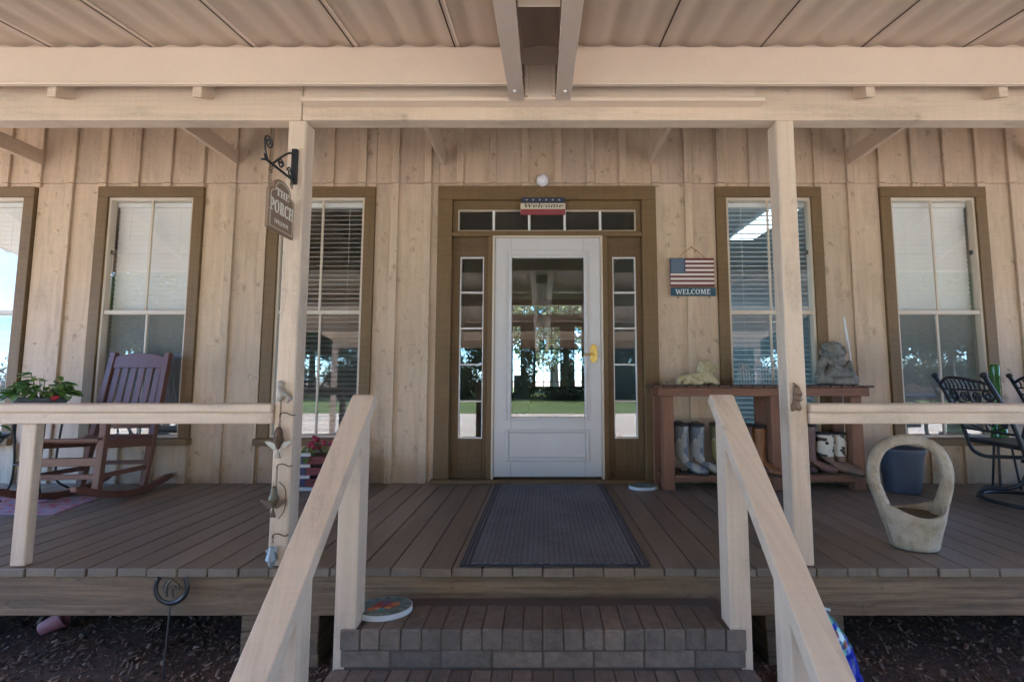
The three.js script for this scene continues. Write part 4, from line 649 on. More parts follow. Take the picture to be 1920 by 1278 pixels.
{
  const q = rng(71);
  const st = thing('plant_stand', 'black wrought iron stand under the leafy bowl at left', 'plant stand', [-3.84, 0, 0.36]);
  part(st, 'top_ring', new THREE.TorusGeometry(0.135, 0.007, 8, 32).rotateX(Math.PI / 2), M.iron, [0, 0.635, 0]); part(st, 'shelf_bars', merge([bar([-0.13, 0.632, 0], [0.13, 0.632, 0], 0.005), bar([0, 0.632, -0.13], [0, 0.632, 0.13], 0.005)]), M.iron);
  part(st, 'lower_ring', new THREE.TorusGeometry(0.11, 0.005, 8, 28).rotateX(Math.PI / 2), M.iron, [0, 0.24, 0]);
  for (let i = 0; i < 4; i++) { const a = 0.5 + i * Math.PI / 2, C = Math.cos(a), S = Math.sin(a); part(st, 'leg', tube([[C * 0.135, 0.64, S * 0.135], [C * 0.115, 0.4, S * 0.115], [C * 0.108, 0.2, S * 0.108], [C * 0.125, 0.07, S * 0.125], [C * 0.19, 0.008, S * 0.19]], 0.0075, 22, 7), M.iron); }
  const p = thing('potted_plant', 'bushy green plant in a wide grey bowl on the iron stand', 'plant', [-3.84, 0.642, 0.36]);
  part(p, 'bowl', new THREE.LatheGeometry([[0, 0], [0.09, 0], [0.13, 0.03], [0.16, 0.075], [0.165, 0.082], [0.158, 0.083], [0.145, 0.065], [0, 0.06]].map((v) => new THREE.Vector2(...v)), 36), std(0.16, 0.17, 0.18, 0.45));
  leaves(p, 130, 0.08, 0.15, 0.2, 0.066, q); part(p, 'red_bloom', blob([[0, 0, 0, 0.02, 0.01, 0, 0.017, 0.014], [-0.012, 0.012, 0.008, 0.01, 0.018, -0.006, 0.012, 0.01]], [0, 0, 0], 0.05, 20, 0.006), std(0.42, 0.02, 0.03, 0.5), [0.165, 0.075, 0.06]);
  const tb = thing('folding_tray_table', 'low dark green folding tray table at the left picture edge', 'table', [-3.99, 0, 0.74]);
  const dg = std(0.02, 0.035, 0.035, 0.45);
  part(tb, 'top', new THREE.CylinderGeometry(0.25, 0.25, 0.018, 36), dg, [0, 0.462, 0]); part(tb, 'rim', new THREE.TorusGeometry(0.25, 0.008, 8, 36).rotateX(Math.PI / 2), dg, [0, 0.47, 0]);
  for (const z of [-0.14, 0.14]) { part(tb, 'leg', bar([-0.2, 0.45, z], [0.2, 0.006, z], 0.009), dg); part(tb, 'leg', bar([0.2, 0.45, z * 0.86], [-0.2, 0.006, z * 0.86], 0.009), dg); } part(tb, 'crossbar', bar([0.19, 0.02, -0.14], [0.19, 0.02, 0.14], 0.007), dg); part(tb, 'crossbar', bar([-0.19, 0.02, -0.12], [-0.19, 0.02, 0.12], 0.007), dg);
  const p2 = thing('potted_plant', 'leafy green plant on the low folding tray table', 'plant', [-3.98, 0.472, 0.74]);
  part(p2, 'pot', new THREE.LatheGeometry([[0, 0], [0.07, 0], [0.095, 0.12], [0.1, 0.13], [0.09, 0.13], [0.085, 0.11], [0, 0.1]].map((v) => new THREE.Vector2(...v)), 30), std(0.22, 0.23, 0.2, 0.6));
  leaves(p2, 84, 0.10, 0.24, 0.19, 0.08, q); for (let i = 0; i < 14; i++) { const a = -0.6 + i * 0.14, l = new THREE.Mesh(leafGeo[i % 3], leafMat[i % 4]); l.name = 'leaf'; l.position.set(Math.cos(a) * (0.13 + 0.08 * q()), 0.03 + 0.05 * q(), Math.sin(a) * (0.14 + 0.06 * q())); l.rotation.set(0.5, Math.PI / 2 - a, 0, 'YXZ'); l.scale.setScalar(0.07); p2.add(l); }
}
// ---------------------------------------------------------------- crate planter behind the left post
{
  const q = rng(91), c = thing('crate_planter', 'red slatted crate planter with a blue starred end under the left window', 'planter', [-1.70, 0.0, 0.17]);
  const red = woodMat({ base: [0.16, 0.03, 0.035], dark: [0.06, 0.015, 0.02], knotCol: [0.06, 0.01, 0.01], knots: 2, grain: 0.4, big: 0.4, seed: 61, sw: 0.3, sh: 0.8, W: 128, H: 256, rough: 0.65 }), wh = std(0.55, 0.54, 0.54, 0.6), bl = std(0.05, 0.055, 0.11, 0.6);
  for (let i = 0; i < 3; i++) { const y = 0.035 + i * 0.085; part(c, 'slat', span(-0.14, 0.25, y, y + 0.058, 0.085, 0.1, 0.003, 'x'), red); part(c, 'slat', span(-0.25, 0.25, y, y + 0.058, -0.1, -0.085, 0.003, 'x'), red); part(c, 'slat', span(-0.25, -0.141, y, y + 0.058, 0.085, 0.0995, 0.003, 'x'), i === 2 ? bl : bl); if (i < 3) part(c, 'slat', span(-0.25, -0.11, y + 0.059, y + 0.084, 0.086, 0.102, 0.003, 'x'), wh); for (const s of [-1, 1]) part(c, 'end_slat', span(s < 0 ? -0.25 : 0.236, s < 0 ? -0.236 : 0.25, y, y + 0.058, -0.084, 0.084, 0.003, 'z'), red); }
  part(c, 'slat', span(-0.25, 0.06, 0.0015, 0.03, 0.086, 0.1, 0.003, 'x'), wh);
  part(c, 'bottom', span(-0.23, 0.23, 0.01, 0.022, -0.083, 0.083, 0.002, 'x'), red); part(c, 'soil', span(-0.23, 0.23, 0.18, 0.235, -0.08, 0.08, 0.006), std(0.03, 0.02, 0.015, 0.95));
  const f = thing('red_flowers', 'red flowers with dark leaves growing in the crate planter', 'flowers', [-1.84, 0.235, 0.17]);
  leaves(f, 26, 0.0, 0.085, 0.12, 0.05, q, [leafMat[2], leafMat[0]]);
  const rose = blob([[0, 0, 0, 0.012, 0.008, 0, 0.018, 0.014], [-0.014, 0.006, 0.012, -0.004, 0.02, 0.004, 0.014, 0.012], [0.012, 0.014, -0.012, 0.004, 0.02, 0, 0.013, 0.01]], [0, 0.008, 0], 0.045, 22, 0.004);
  for (let i = 0; i < 7; i++) { const a = i * 2.1, r = 0.02 + 0.02 * i; const p = [Math.cos(a) * r * 0.6 + i * 0.012, 0.10 + 0.06 * q() - i * 0.006, Math.sin(a) * 0.04]; part(f, 'bloom', rose, std(0.30, 0.025, 0.06, 0.6), p, [q(), q() * 6, q()]); part(f, 'stem', bar([p[0] * 0.5, 0, p[2] * 0.5], p, 0.002, 5), stemMat); }
}
// ---------------------------------------------------------------- ornaments on the two posts
{
  const X = -1.242, Z = 1.6305;
  const hookAt = (t, x, y) => part(t, 'hook', tube([[x + 0.052, y - 0.002, -0.005], [x + 0.05, y, 0.02], [x + 0.02, y + 0.012, 0.024], [x - 0.006, y + 0.002, 0.02], [x - 0.006, y - 0.01, 0.02]], 0.0028, 16, 6), M.rust);
  const chain = (x, y0, y1) => { const l = []; let i = 0; for (let y = y0; y > y1; y -= 0.0095) l.push(new THREE.TorusGeometry(0.0052, 0.0015, 5, 8).scale(0.8, 1, 1).rotateY(i++ % 2 ? 0 : 1.57).translate(x, y, 0.016)); return merge(l); };
  // top figure
  const a = thing('post_figurine', 'small pale metal figure at the top of the ornaments on the left post', 'ornament', [X, 0, Z]);
  part(a, 'figure', blob([[-0.014, 0.845, 0.014, -0.014, 0.85, 0.014, 0.014, 0.013], [-0.008, 0.812, 0.014, -0.014, 0.83, 0.014, 0.017, 0.013], [-0.014, 0.775, 0.014, 0.0, 0.80, 0.014, 0.013, 0.018], [0.012, 0.80, 0.014, 0.03, 0.78, 0.012, 0.009, 0.01], [0.03, 0.78, 0.012, 0.022, 0.76, 0.012, 0.011, 0.007]], [0, 0.80, 0.012], 0.072, 36, 0.006, 0.004), std(0.36, 0.33, 0.29, 0.6, 0.3));
  // hummingbirds on chains
  const bird = (t, x, y, s, m1, m2) => {
    part(t, 'body', blob([[0, 0.03, 0, 0, 0.0, 0, 0.011, 0.02], [0, 0.0, 0, 0.0, -0.035, 0, 0.02, 0.010], [0, 0.03, 0, 0.0, 0.045, 0, 0.013, 0.013]].map((k) => k.map((v, i) => (i < 8 ? v * s : v))), [0, 0, 0], 0.08 * s, 30, 0.006 * s), m1, [x, y, 0.022]);
    const w = new THREE.Shape(); w.moveTo(0, 0); w.quadraticCurveTo(0.03 * s, 0.022 * s, 0.072 * s, 0.006 * s); w.quadraticCurveTo(0.04 * s, -0.014 * s, 0, -0.02 * s); const wg = new THREE.ExtrudeGeometry(w, { depth: 0.002, bevelEnabled: false });
    part(t, 'wing', wg, m2, [x + 0.008, y - 0.028 * s, 0.02], [0, -0.25, 0.25]); part(t, 'wing', wg, m2, [x - 0.008, y - 0.03 * s, 0.024], [0, Math.PI - 0.25, 0.2]);
    part(t, 'beak', bar([x, y + 0.045 * s, 0.022], [x - 0.006, y + 0.085 * s, 0.022], 0.0025, 6, 0.0008), m2);
    part(t, 'tail', new THREE.ConeGeometry(0.016 * s, 0.05 * s, 8, 1).scale(1, 1, 0.3), m2, [x, y - 0.06 * s, 0.022]);
  };
  const b = thing('hummingbird_ornament', 'upper rusty hummingbird ornament with spread wings on the left post', 'ornament', [X, 0, Z]);
  hookAt(b, 0.0, 0.70); part(b, 'chain', chain(-0.006, 0.77, 0.645), M.rust); part(b, 'hoop', new THREE.TorusGeometry(0.024, 0.003, 6, 24).scale(0.8, 1.6, 1), M.rust, [-0.008, 0.605, 0.02]); bird(b, -0.006, 0.585, 1.0, M.rust, M.tin);
  const d = thing('hummingbird_ornament', 'lower grey green hummingbird ornament with a wire hoop on the left post', 'ornament', [X, 0, Z]);
  hookAt(d, -0.002, 0.462); part(d, 'chain', chain(-0.01, 0.455, 0.365), M.rust); part(d, 'hoop', tube([[0.0, 0.39, 0.012], [0.03, 0.36, 0.014], [0.036, 0.30, 0.014], [0.028, 0.25, 0.014], [0.004, 0.22, 0.012]], 0.0022, 20, 6), M.rust); bird(d, -0.016, 0.315, 1.0, std(0.16, 0.15, 0.11, 0.5, 0.5), M.rust);
  const e = thing('tin_bell_ornament', 'small pale blue tin ornament hanging low on the left post', 'ornament', [X, 0, Z]);
  hookAt(e, -0.008, 0.145); part(e, 'chain', chain(-0.014, 0.14, 0.105), M.rust);
  part(e, 'tin_body', merge([new THREE.CylinderGeometry(0.010, 0.026, 0.06, 5).translate(-0.014, 0.068, 0.02), new THREE.BoxGeometry(0.052, 0.016, 0.006).rotateZ(0.2).translate(-0.014, 0.082, 0.022), new THREE.CylinderGeometry(0.016, 0.008, 0.03, 6).translate(-0.012, 0.022, 0.02)]), std(0.30, 0.36, 0.40, 0.5, 0.4));
  const o = thing('owl_ornament', 'small brown carved owl fixed on the right post', 'ornament', [1.215, 0, Z]);
  part(o, 'carving', blob([[0, 0.74, 0.006, 0, 0.80, 0.008, 0.018, 0.02], [0, 0.82, 0.01, 0, 0.83, 0.01, 0.017, 0.016], [-0.01, 0.845, 0.008, -0.012, 0.85, 0.008, 0.006, 0.004], [0.01, 0.845, 0.008, 0.012, 0.85, 0.008, 0.006, 0.004], [-0.018, 0.74, 0.004, -0.02, 0.725, 0.004, 0.008, 0.006], [0.016, 0.745, 0.004, 0.022, 0.73, 0.004, 0.008, 0.006]], [0, 0.785, 0.008], 0.082, 40, 0.006, 0.012), std(0.20, 0.13, 0.085, 0.75));
  part(o, 'scroll_band', merge([tube([[-0.016, 0.80, 0.026], [0, 0.792, 0.031], [0.016, 0.80, 0.026]], 0.003, 10, 5), tube([[-0.016, 0.775, 0.025], [0, 0.767, 0.03], [0.016, 0.775, 0.025]], 0.003, 10, 5)]), M.rust);
}
// ---------------------------------------------------------------- below the deck
{
  const h = thing('horseshoe_stake', 'iron horseshoe garden stake standing against the deck edge', 'garden stake', [-1.695, 0.008, 1.668]);
  const p = []; for (let i = 0; i <= 20; i++) { const a = lerp(-0.62, Math.PI + 0.62, i / 20); p.push([Math.cos(a) * -0.072, -0.085 - Math.sin(a) * 0.068 * (Math.sin(a) < 0 ? 1.1 : 1), 0]); }
  const shoe = tube(p, 0.011, 50, 8).scale(1, 1, 0.55); part(h, 'horseshoe', shoe, std(0.05, 0.055, 0.065, 0.35, 0.7)); part(h, 'rod', bar([0, -0.15, 0], [-0.012, GY - 0.008, 0.004], 0.0035), std(0.1, 0.1, 0.1, 0.5, 0.6));
  part(h, 'horse_head', merge([tube([[-0.02, -0.125, 0], [-0.025, -0.09, 0], [-0.014, -0.062, 0], [0.0, -0.05, 0]], 0.006, 12, 6), tube([[0.0, -0.05, 0], [0.02, -0.066, 0], [0.034, -0.08, 0], [0.03, -0.09, 0], [0.01, -0.082, 0], [0.004, -0.1, 0], [0.01, -0.128, 0]], 0.005, 18, 6), tube([[-0.02, -0.05, 0], [-0.036, -0.075, 0], [-0.034, -0.105, 0]], 0.003, 8, 5)]), std(0.13, 0.12, 0.1, 0.6, 0.5));
  const c = thing('pink_plant_cup', 'faded pink plastic pot tipped over on the mulch', 'pot', [-2.62, GY + 0.068, 1.29]);
  const cg = new THREE.LatheGeometry([[0, 0], [0.042, 0], [0.056, 0.11], [0.06, 0.112], [0.06, 0.122], [0.053, 0.122], [0.04, 0.006], [0, 0.006]].map((v) => new THREE.Vector2(...v)), 30); cg.translate(0, -0.06, 0); cg.scale(0.8, 0.8, 0.8); cg.rotateZ(-1.15); cg.rotateY(0.5); part(c, 'pot', cg, std(0.42, 0.17, 0.2, 0.55));
  const bag = thing('blue_sack', 'bright blue printed sack leaning by the pier right of the steps', 'sack', [1.225, GY + 0.01, 1.79], 0.15);
  const bg = blob([[-0.04, 0.09, 0, 0.035, 0.09, 0, 0.085, 0.085], [-0.035, 0.2, -0.01, 0.005, 0.2, -0.01, 0.085, 0.085], [-0.04, 0.295, -0.02, -0.025, 0.30, -0.02, 0.066, 0.066]], [0, 0.18, 0], 0.22, 48, 0.07, 0.012);
  const bt = canvasTex(256, 256, (x, W) => { x.fillStyle = '#1531a8'; x.fillRect(0, 0, W, W); const q = rng(5); for (let i = 0; i < 160; i++) { x.fillStyle = ['#1b3fc4', '#0f2480', '#2458c8', '#1531a8'][Math.floor(q() * 4)]; x.fillRect(q() * W, q() * W, 30 * q(), 30 * q()); } for (let i = 0; i < 90; i++) { x.fillStyle = ['#5fb6a8', '#c5d8d4', '#7a3038', '#2f7a6a', '#8fd0c8'][Math.floor(q() * 5)]; x.beginPath(); x.arc(q() * W, W * 0.0 + q() * W * 0.36, 4 + 9 * q(), 0, 7); x.fill(); } });
  { const p2 = bg.attributes.position, u = bg.attributes.uv; for (let i = 0; i < u.count; i++) u.setXY(i, p2.getX(i) * 2.5 + 0.5, clamp(p2.getY(i) / 0.37, 0.01, 0.99)); }
  part(bag, 'sack', bg, new THREE.MeshStandardMaterial({ map: bt, roughness: 0.3 })); part(bag, 'seam', tube([[-0.09, 0.362, -0.035], [-0.02, 0.37, -0.035], [0.03, 0.36, -0.03]], 0.006, 12, 6), std(0.45, 0.6, 0.62, 0.6));
}
// ---------------------------------------------------------------- stone basket and pot on the right
{
  const b = thing('stone_basket', 'weathered stone basket planter with a tall hoop handle', 'planter', [1.925, 0.0, 1.40], -0.12);
  const stone = new THREE.MeshStandardMaterial({ map: speckle([0.42, 0.37, 0.29], { amp: 0.5, big: 0.7, fine: 0.3, f: 14, g: 6, size: 0.4, tone: [0.9, 1, 1.25] }), bumpMap: speckleBump(30, 0.3), bumpScale: 0.006, roughness: 0.9 });
  // body: an open oval bucket; handle: a hoop that grows out of its rim
  const prof = [[0, 0], [0.094, 0], [0.106, 0.012], [0.124, 0.09], [0.142, 0.165], [0.15, 0.2], [0.144, 0.21], [0.128, 0.206], [0.122, 0.18], [0.108, 0.12], [0, 0.11]].map((v) => new THREE.Vector2(...v));
  const body = new THREE.LatheGeometry(prof, 56); body.scale(1, 1, 0.82); { const p = body.attributes.position, u = body.attributes.uv; for (let i = 0; i < p.count; i++) { const x = p.getX(i), y = p.getY(i); if (y > 0.15) p.setY(i, y + (Math.abs(x) / 0.15) ** 2 * 0.06 * clamp((y - 0.15) / 0.06) - 0.03 * clamp((y - 0.15) / 0.06)); u.setXY(i, Math.atan2(p.getZ(i), x) * 0.14, p.getY(i)); } body.computeVertexNormals(); }
  part(b, 'bucket', body, stone);
  const half = [[0.112, 0.13], [0.133, 0.20], [0.156, 0.265], [0.174, 0.33], [0.178, 0.395], [0.164, 0.455], [0.128, 0.51], [0.068, 0.542]]; const hp = half.map(([x, y]) => [x, y, 0]).concat([[0, 0.552, 0]], half.slice().reverse().map(([x, y]) => [-x, y, 0]));
  const hg = tube(hp, 0.028, 90, 12); { const p = hg.attributes.position, u = hg.attributes.uv; for (let i = 0; i < p.count; i++) { const y = p.getY(i), k = 1 + 0.8 * clamp((0.34 - y) / 0.2); p.setZ(i, p.getZ(i) * k); u.setXY(i, p.getX(i) + p.getZ(i), y); } hg.computeVertexNormals(); }
  part(b, 'handle', hg, stone);
  part(b, 'soil', new THREE.CylinderGeometry(0.122, 0.116, 0.04, 32).scale(1, 1, 0.82), std(0.10, 0.075, 0.05, 0.95), [0, 0.155, 0]);
  const fl = []; for (let i = 0; i < 9; i++) { const a = i / 9 * 6.283; const A = Math.atan2(0.025, 0.16); fl.push([a]); }
  const relief = merge(fl.map(([a]) => { const c0 = [0.035, 0.115], r = 0.042; const pt = (k) => { const x = c0[0] + Math.cos(a) * r * k, y = c0[1] + Math.sin(a) * r * 0.85 * k; const R0 = lerp(0.106, 0.142, clamp((y - 0.012) / 0.153)); return [x, y, Math.sqrt(Math.max(0, R0 * R0 - x * x)) * 0.82 + 0.0]; }; return tube([pt(0.3), pt(0.6), pt(0.9)], 0.0022, 6, 5); }));
  part(b, 'flower_relief', relief, tint(stone, 1.12, 1.1, 0.95));
  const p = thing('dark_pot', 'dark slate blue plant pot by the wall behind the stone basket', 'pot', [2.775, 0, 0.28]);
  part(p, 'pot', new THREE.LatheGeometry([[0, 0], [0.1, 0], [0.112, 0.01], [0.143, 0.30], [0.152, 0.302], [0.153, 0.335], [0.143, 0.336], [0.136, 0.29], [0, 0.27]].map((v) => new THREE.Vector2(...v)), 40), new THREE.MeshStandardMaterial({ map: speckle([0.045, 0.058, 0.085], { amp: 0.5, big: 0.5, f: 14, size: 1 }), roughness: 0.55 }));
}
// ---------------------------------------------------------------- potting bench with its load
{
  const b = thing('potting_bench', 'reddish wooden potting bench with slatted top and low boot shelf', 'bench');
  const m = M.redwood, zf = 0.285, zb = 0.035;
  for (let i = 0; i < 20; i++) { const x = 0.862 + i * 0.0865; part(b, 'top_slat', span(x, x + 0.079, 0.796, 0.814, zb - 0.006, zf + 0.02, 0.002, 'z'), M.darkwood); }
  part(b, 'apron', span(0.905, 2.56, 0.73, 0.795, zf - 0.025, zf, 0.003, 'x'), m); part(b, 'apron', span(0.905, 2.56, 0.73, 0.795, zb, zb + 0.025, 0.003, 'x'), m);
  for (const [x, z] of [[0.985, zf - 0.07], [1.835, zf - 0.07], [2.47, zf - 0.07], [0.955, zb + 0.028], [1.80, zb + 0.028], [2.44, zb + 0.028]]) part(b, 'leg', span(x - 0.043, x + 0.043, 0.0015, 0.729, z - (z > 0.1 ? 0.044 : 0.02), z + (z > 0.1 ? 0.044 : 0.02), 0.004), m);
  for (let i = 0; i < 2; i++) { const z0 = zb + 0.05 + i * 0.052; part(b, 'shelf_board', span(0.93, 2.5, 0.10, 0.118, z0, z0 + 0.048, 0.002, 'x'), m); }
  part(b, 'shelf_board', span(1.029, 1.791, 0.10, 0.118, 0.195, 0.262, 0.002, 'x'), m); part(b, 'shelf_board', span(1.879, 2.426, 0.10, 0.118, 0.195, 0.262, 0.002, 'x'), m);
  for (const [x0, x1] of [[1.029, 1.791], [1.879, 2.426]]) part(b, 'shelf_rail', span(x0, x1, 0.068, 0.0995, 0.235, 0.262, 0.003, 'x'), m);
  // lying animal statue
  const y = 0.8145;
  const d = thing('animal_statue', 'cream stone animal statue lying on the potting bench', 'statue', [1.235, y, 0.17], 0.12);
  const cream = new THREE.MeshStandardMaterial({ map: speckle([0.50, 0.43, 0.25], { amp: 0.5, big: 0.6, fine: 0.3, f: 20, size: 0.3, tone: [0.9, 1, 1.3] }), bumpMap: speckleBump(30, 0.15), bumpScale: 0.004, roughness: 0.85 });
  part(d, 'figure', blob([[-0.08, 0.045, 0, 0.09, 0.06, 0, 0.048, 0.055], [0.08, 0.055, 0, 0.095, 0.12, 0, 0.055, 0.056], [0.09, 0.145, 0.01, 0.105, 0.155, 0.02, 0.052, 0.046], [0.125, 0.135, 0.045, 0.14, 0.13, 0.06, 0.03, 0.024], [0.075, 0.17, -0.03, 0.05, 0.13, -0.035, 0.022, 0.018], [0.10, 0.175, 0.05, 0.09, 0.13, 0.06, 0.018, 0.014], [0.11, 0.06, 0.03, 0.15, 0.018, 0.06, 0.03, 0.022], [0.10, 0.06, -0.03, 0.15, 0.018, -0.03, 0.03, 0.022], [-0.08, 0.05, 0.035, -0.03, 0.025, 0.055, 0.04, 0.026], [-0.03, 0.024, 0.055, 0.02, 0.018, 0.06, 0.024, 0.018], [-0.11, 0.05, 0, -0.145, 0.045, 0.03, 0.034, 0.02], [-0.145, 0.045, 0.03, -0.165, 0.02, 0.05, 0.02, 0.014], [-0.10, 0.02, 0.06, -0.125, 0.016, 0.075, 0.018, 0.013]], [0, 0.10, 0.015], 0.195, 64, 0.02, 0.004), cream);
  // wire fence ornament
  const w = thing('wire_fence_ornament', 'pale wire picket fence ornament with arched tops on the bench', 'ornament', [1.79, y, 0.11]);
  const wire = std(0.42, 0.43, 0.44, 0.45, 0.5);
  part(w, 'base_rail', bar([-0.19, 0.008, 0], [0.19, 0.008, 0], 0.0035, 6), wire); part(w, 'top_rail', bar([-0.10, 0.125, 0], [0.19, 0.125, 0], 0.003, 6), wire); part(w, 'mid_rail', bar([-0.18, 0.045, 0], [0.19, 0.045, 0], 0.0022, 6), wire);
  for (let i = 0; i < 17; i++) { const x = -0.18 + i * 0.0232, h = i < 7 ? 0.12 + 0.03 * Math.sin(i * 2.2) : 0.125; part(w, 'picket', bar([x, 0, 0], [x, h, 0], 0.0026, 6), wire); }
  const arc = (x, r, h) => tube([[x - r, 0.12, 0], [x - r, 0.12 + h * 0.45, 0], [x - r * 0.6, 0.12 + h * 0.85, 0], [x, 0.12 + h, 0], [x + r * 0.6, 0.12 + h * 0.85, 0], [x + r, 0.12 + h * 0.45, 0], [x + r, 0.12, 0]], 0.0032, 24, 6);
  part(w, 'arch', arc(0.0, 0.045, 0.07), wire); part(w, 'arch', arc(0.1, 0.04, 0.075), wire); part(w, 'gable', tube([[0.05, 0.125, 0.004], [0.09, 0.2, 0.004], [0.135, 0.125, 0.004]], 0.0035, 20, 6), wire);
  const q = rng(17); for (let i = 0; i < 10; i++) { const x = -0.175 + q() * 0.13, yy = 0.12 + q() * 0.06; part(w, 'wire_flower', merge([new THREE.TorusGeometry(0.012, 0.0028, 5, 10), new THREE.TorusGeometry(0.005, 0.003, 5, 8)]), wire, [x, yy, 0.003], [q() * 0.6, q() * 0.8, 0]); part(w, 'wire_stem', bar([x, yy - 0.012, 0.002], [x + 0.01, 0.02, 0.002], 0.002, 5), wire); }
  // grey cherub bust, chin on hand
  const c = thing('cherub_statue', 'grey stone cherub bust resting its chin on one hand', 'statue', [2.37, y, 0.165], -0.25);
  const grey = new THREE.MeshStandardMaterial({ map: speckle([0.22, 0.21, 0.185], { amp: 0.5, big: 0.6, fine: 0.3, f: 18, size: 0.3 }), bumpMap: speckleBump(30, 0.15), bumpScale: 0.004, roughness: 0.9 });
  const cap = [[-0.06, 0.07, -0.03, 0.06, 0.07, -0.03, 0.075, 0.075], [-0.125, 0.035, 0.03, 0.085, 0.032, 0.075, 0.036, 0.03], [0.115, 0.075, -0.01, 0.12, 0.035, 0.045, 0.045, 0.036], [0.12, 0.035, 0.045, -0.02, 0.03, 0.085, 0.034, 0.024], [-0.125, 0.04, 0.03, -0.112, 0.155, 0.045, 0.036, 0.029], [-0.112, 0.155, 0.045, -0.082, 0.2, 0.05, 0.028, 0.034],
    [0.0, 0.12, -0.01, 0.0, 0.16, 0.0, 0.05, 0.05], [0, 0.225, -0.01, 0.0, 0.25, -0.02, 0.078, 0.08], [0.0, 0.185, 0.035, 0.0, 0.20, 0.04, 0.05, 0.052], [0.0, 0.215, 0.092, 0.0, 0.198, 0.102, 0.010, 0.014], [-0.036, 0.182, 0.066, -0.036, 0.182, 0.066, 0.026, 0.026], [0.036, 0.182, 0.066, 0.036, 0.182, 0.066, 0.026, 0.026], [0.0, 0.145, 0.07, 0.0, 0.145, 0.071, 0.02, 0.02], [-0.014, 0.168, 0.092, 0.014, 0.168, 0.092, 0.007, 0.007], [-0.05, 0.24, 0.078, -0.016, 0.236, 0.094, 0.010, 0.009], [0.05, 0.24, 0.078, 0.016, 0.236, 0.094, 0.010, 0.009]];
  const h = rng(4); for (let i = 0; i < 34; i++) { const a = h() * 6.28, e = 0.05 + h() * 1.4; const x = Math.cos(a) * Math.cos(e) * 0.092, z = Math.sin(a) * Math.cos(e) * 0.09 - 0.02, yy = 0.262 + Math.sin(e) * 0.075; cap.push([x, yy, z, x + (h() - 0.5) * 0.035, yy + 0.012, z + (h() - 0.5) * 0.035, 0.02, 0.012]); }
  for (const s of [-1, 1]) cap.push([s * 0.032, 0.218, 0.093, s * 0.036, 0.218, 0.09, 0.013, 0.012, 1]);
  cap.push([0.08, 0.11, -0.06, 0.135, 0.18, -0.07, 0.03, 0.018], [0.135, 0.18, -0.07, 0.155, 0.07, -0.05, 0.02, 0.014]);
  part(c, 'figure', blob(cap, [0, 0.175, 0], 0.2, 84, 0.009, 0.003), grey);
  // white stick leaning in the corner
  single('white_rod', 'thin white rod standing at the right end of the bench', 'rod', merge([bar([0, 0, 0], [-0.012, 0.565, -0.06], 0.0085, 10), new THREE.SphereGeometry(0.0085, 10, 8).translate(-0.012, 0.565, -0.06)]), M.white, [2.57, 0.8145, 0.10]);
}
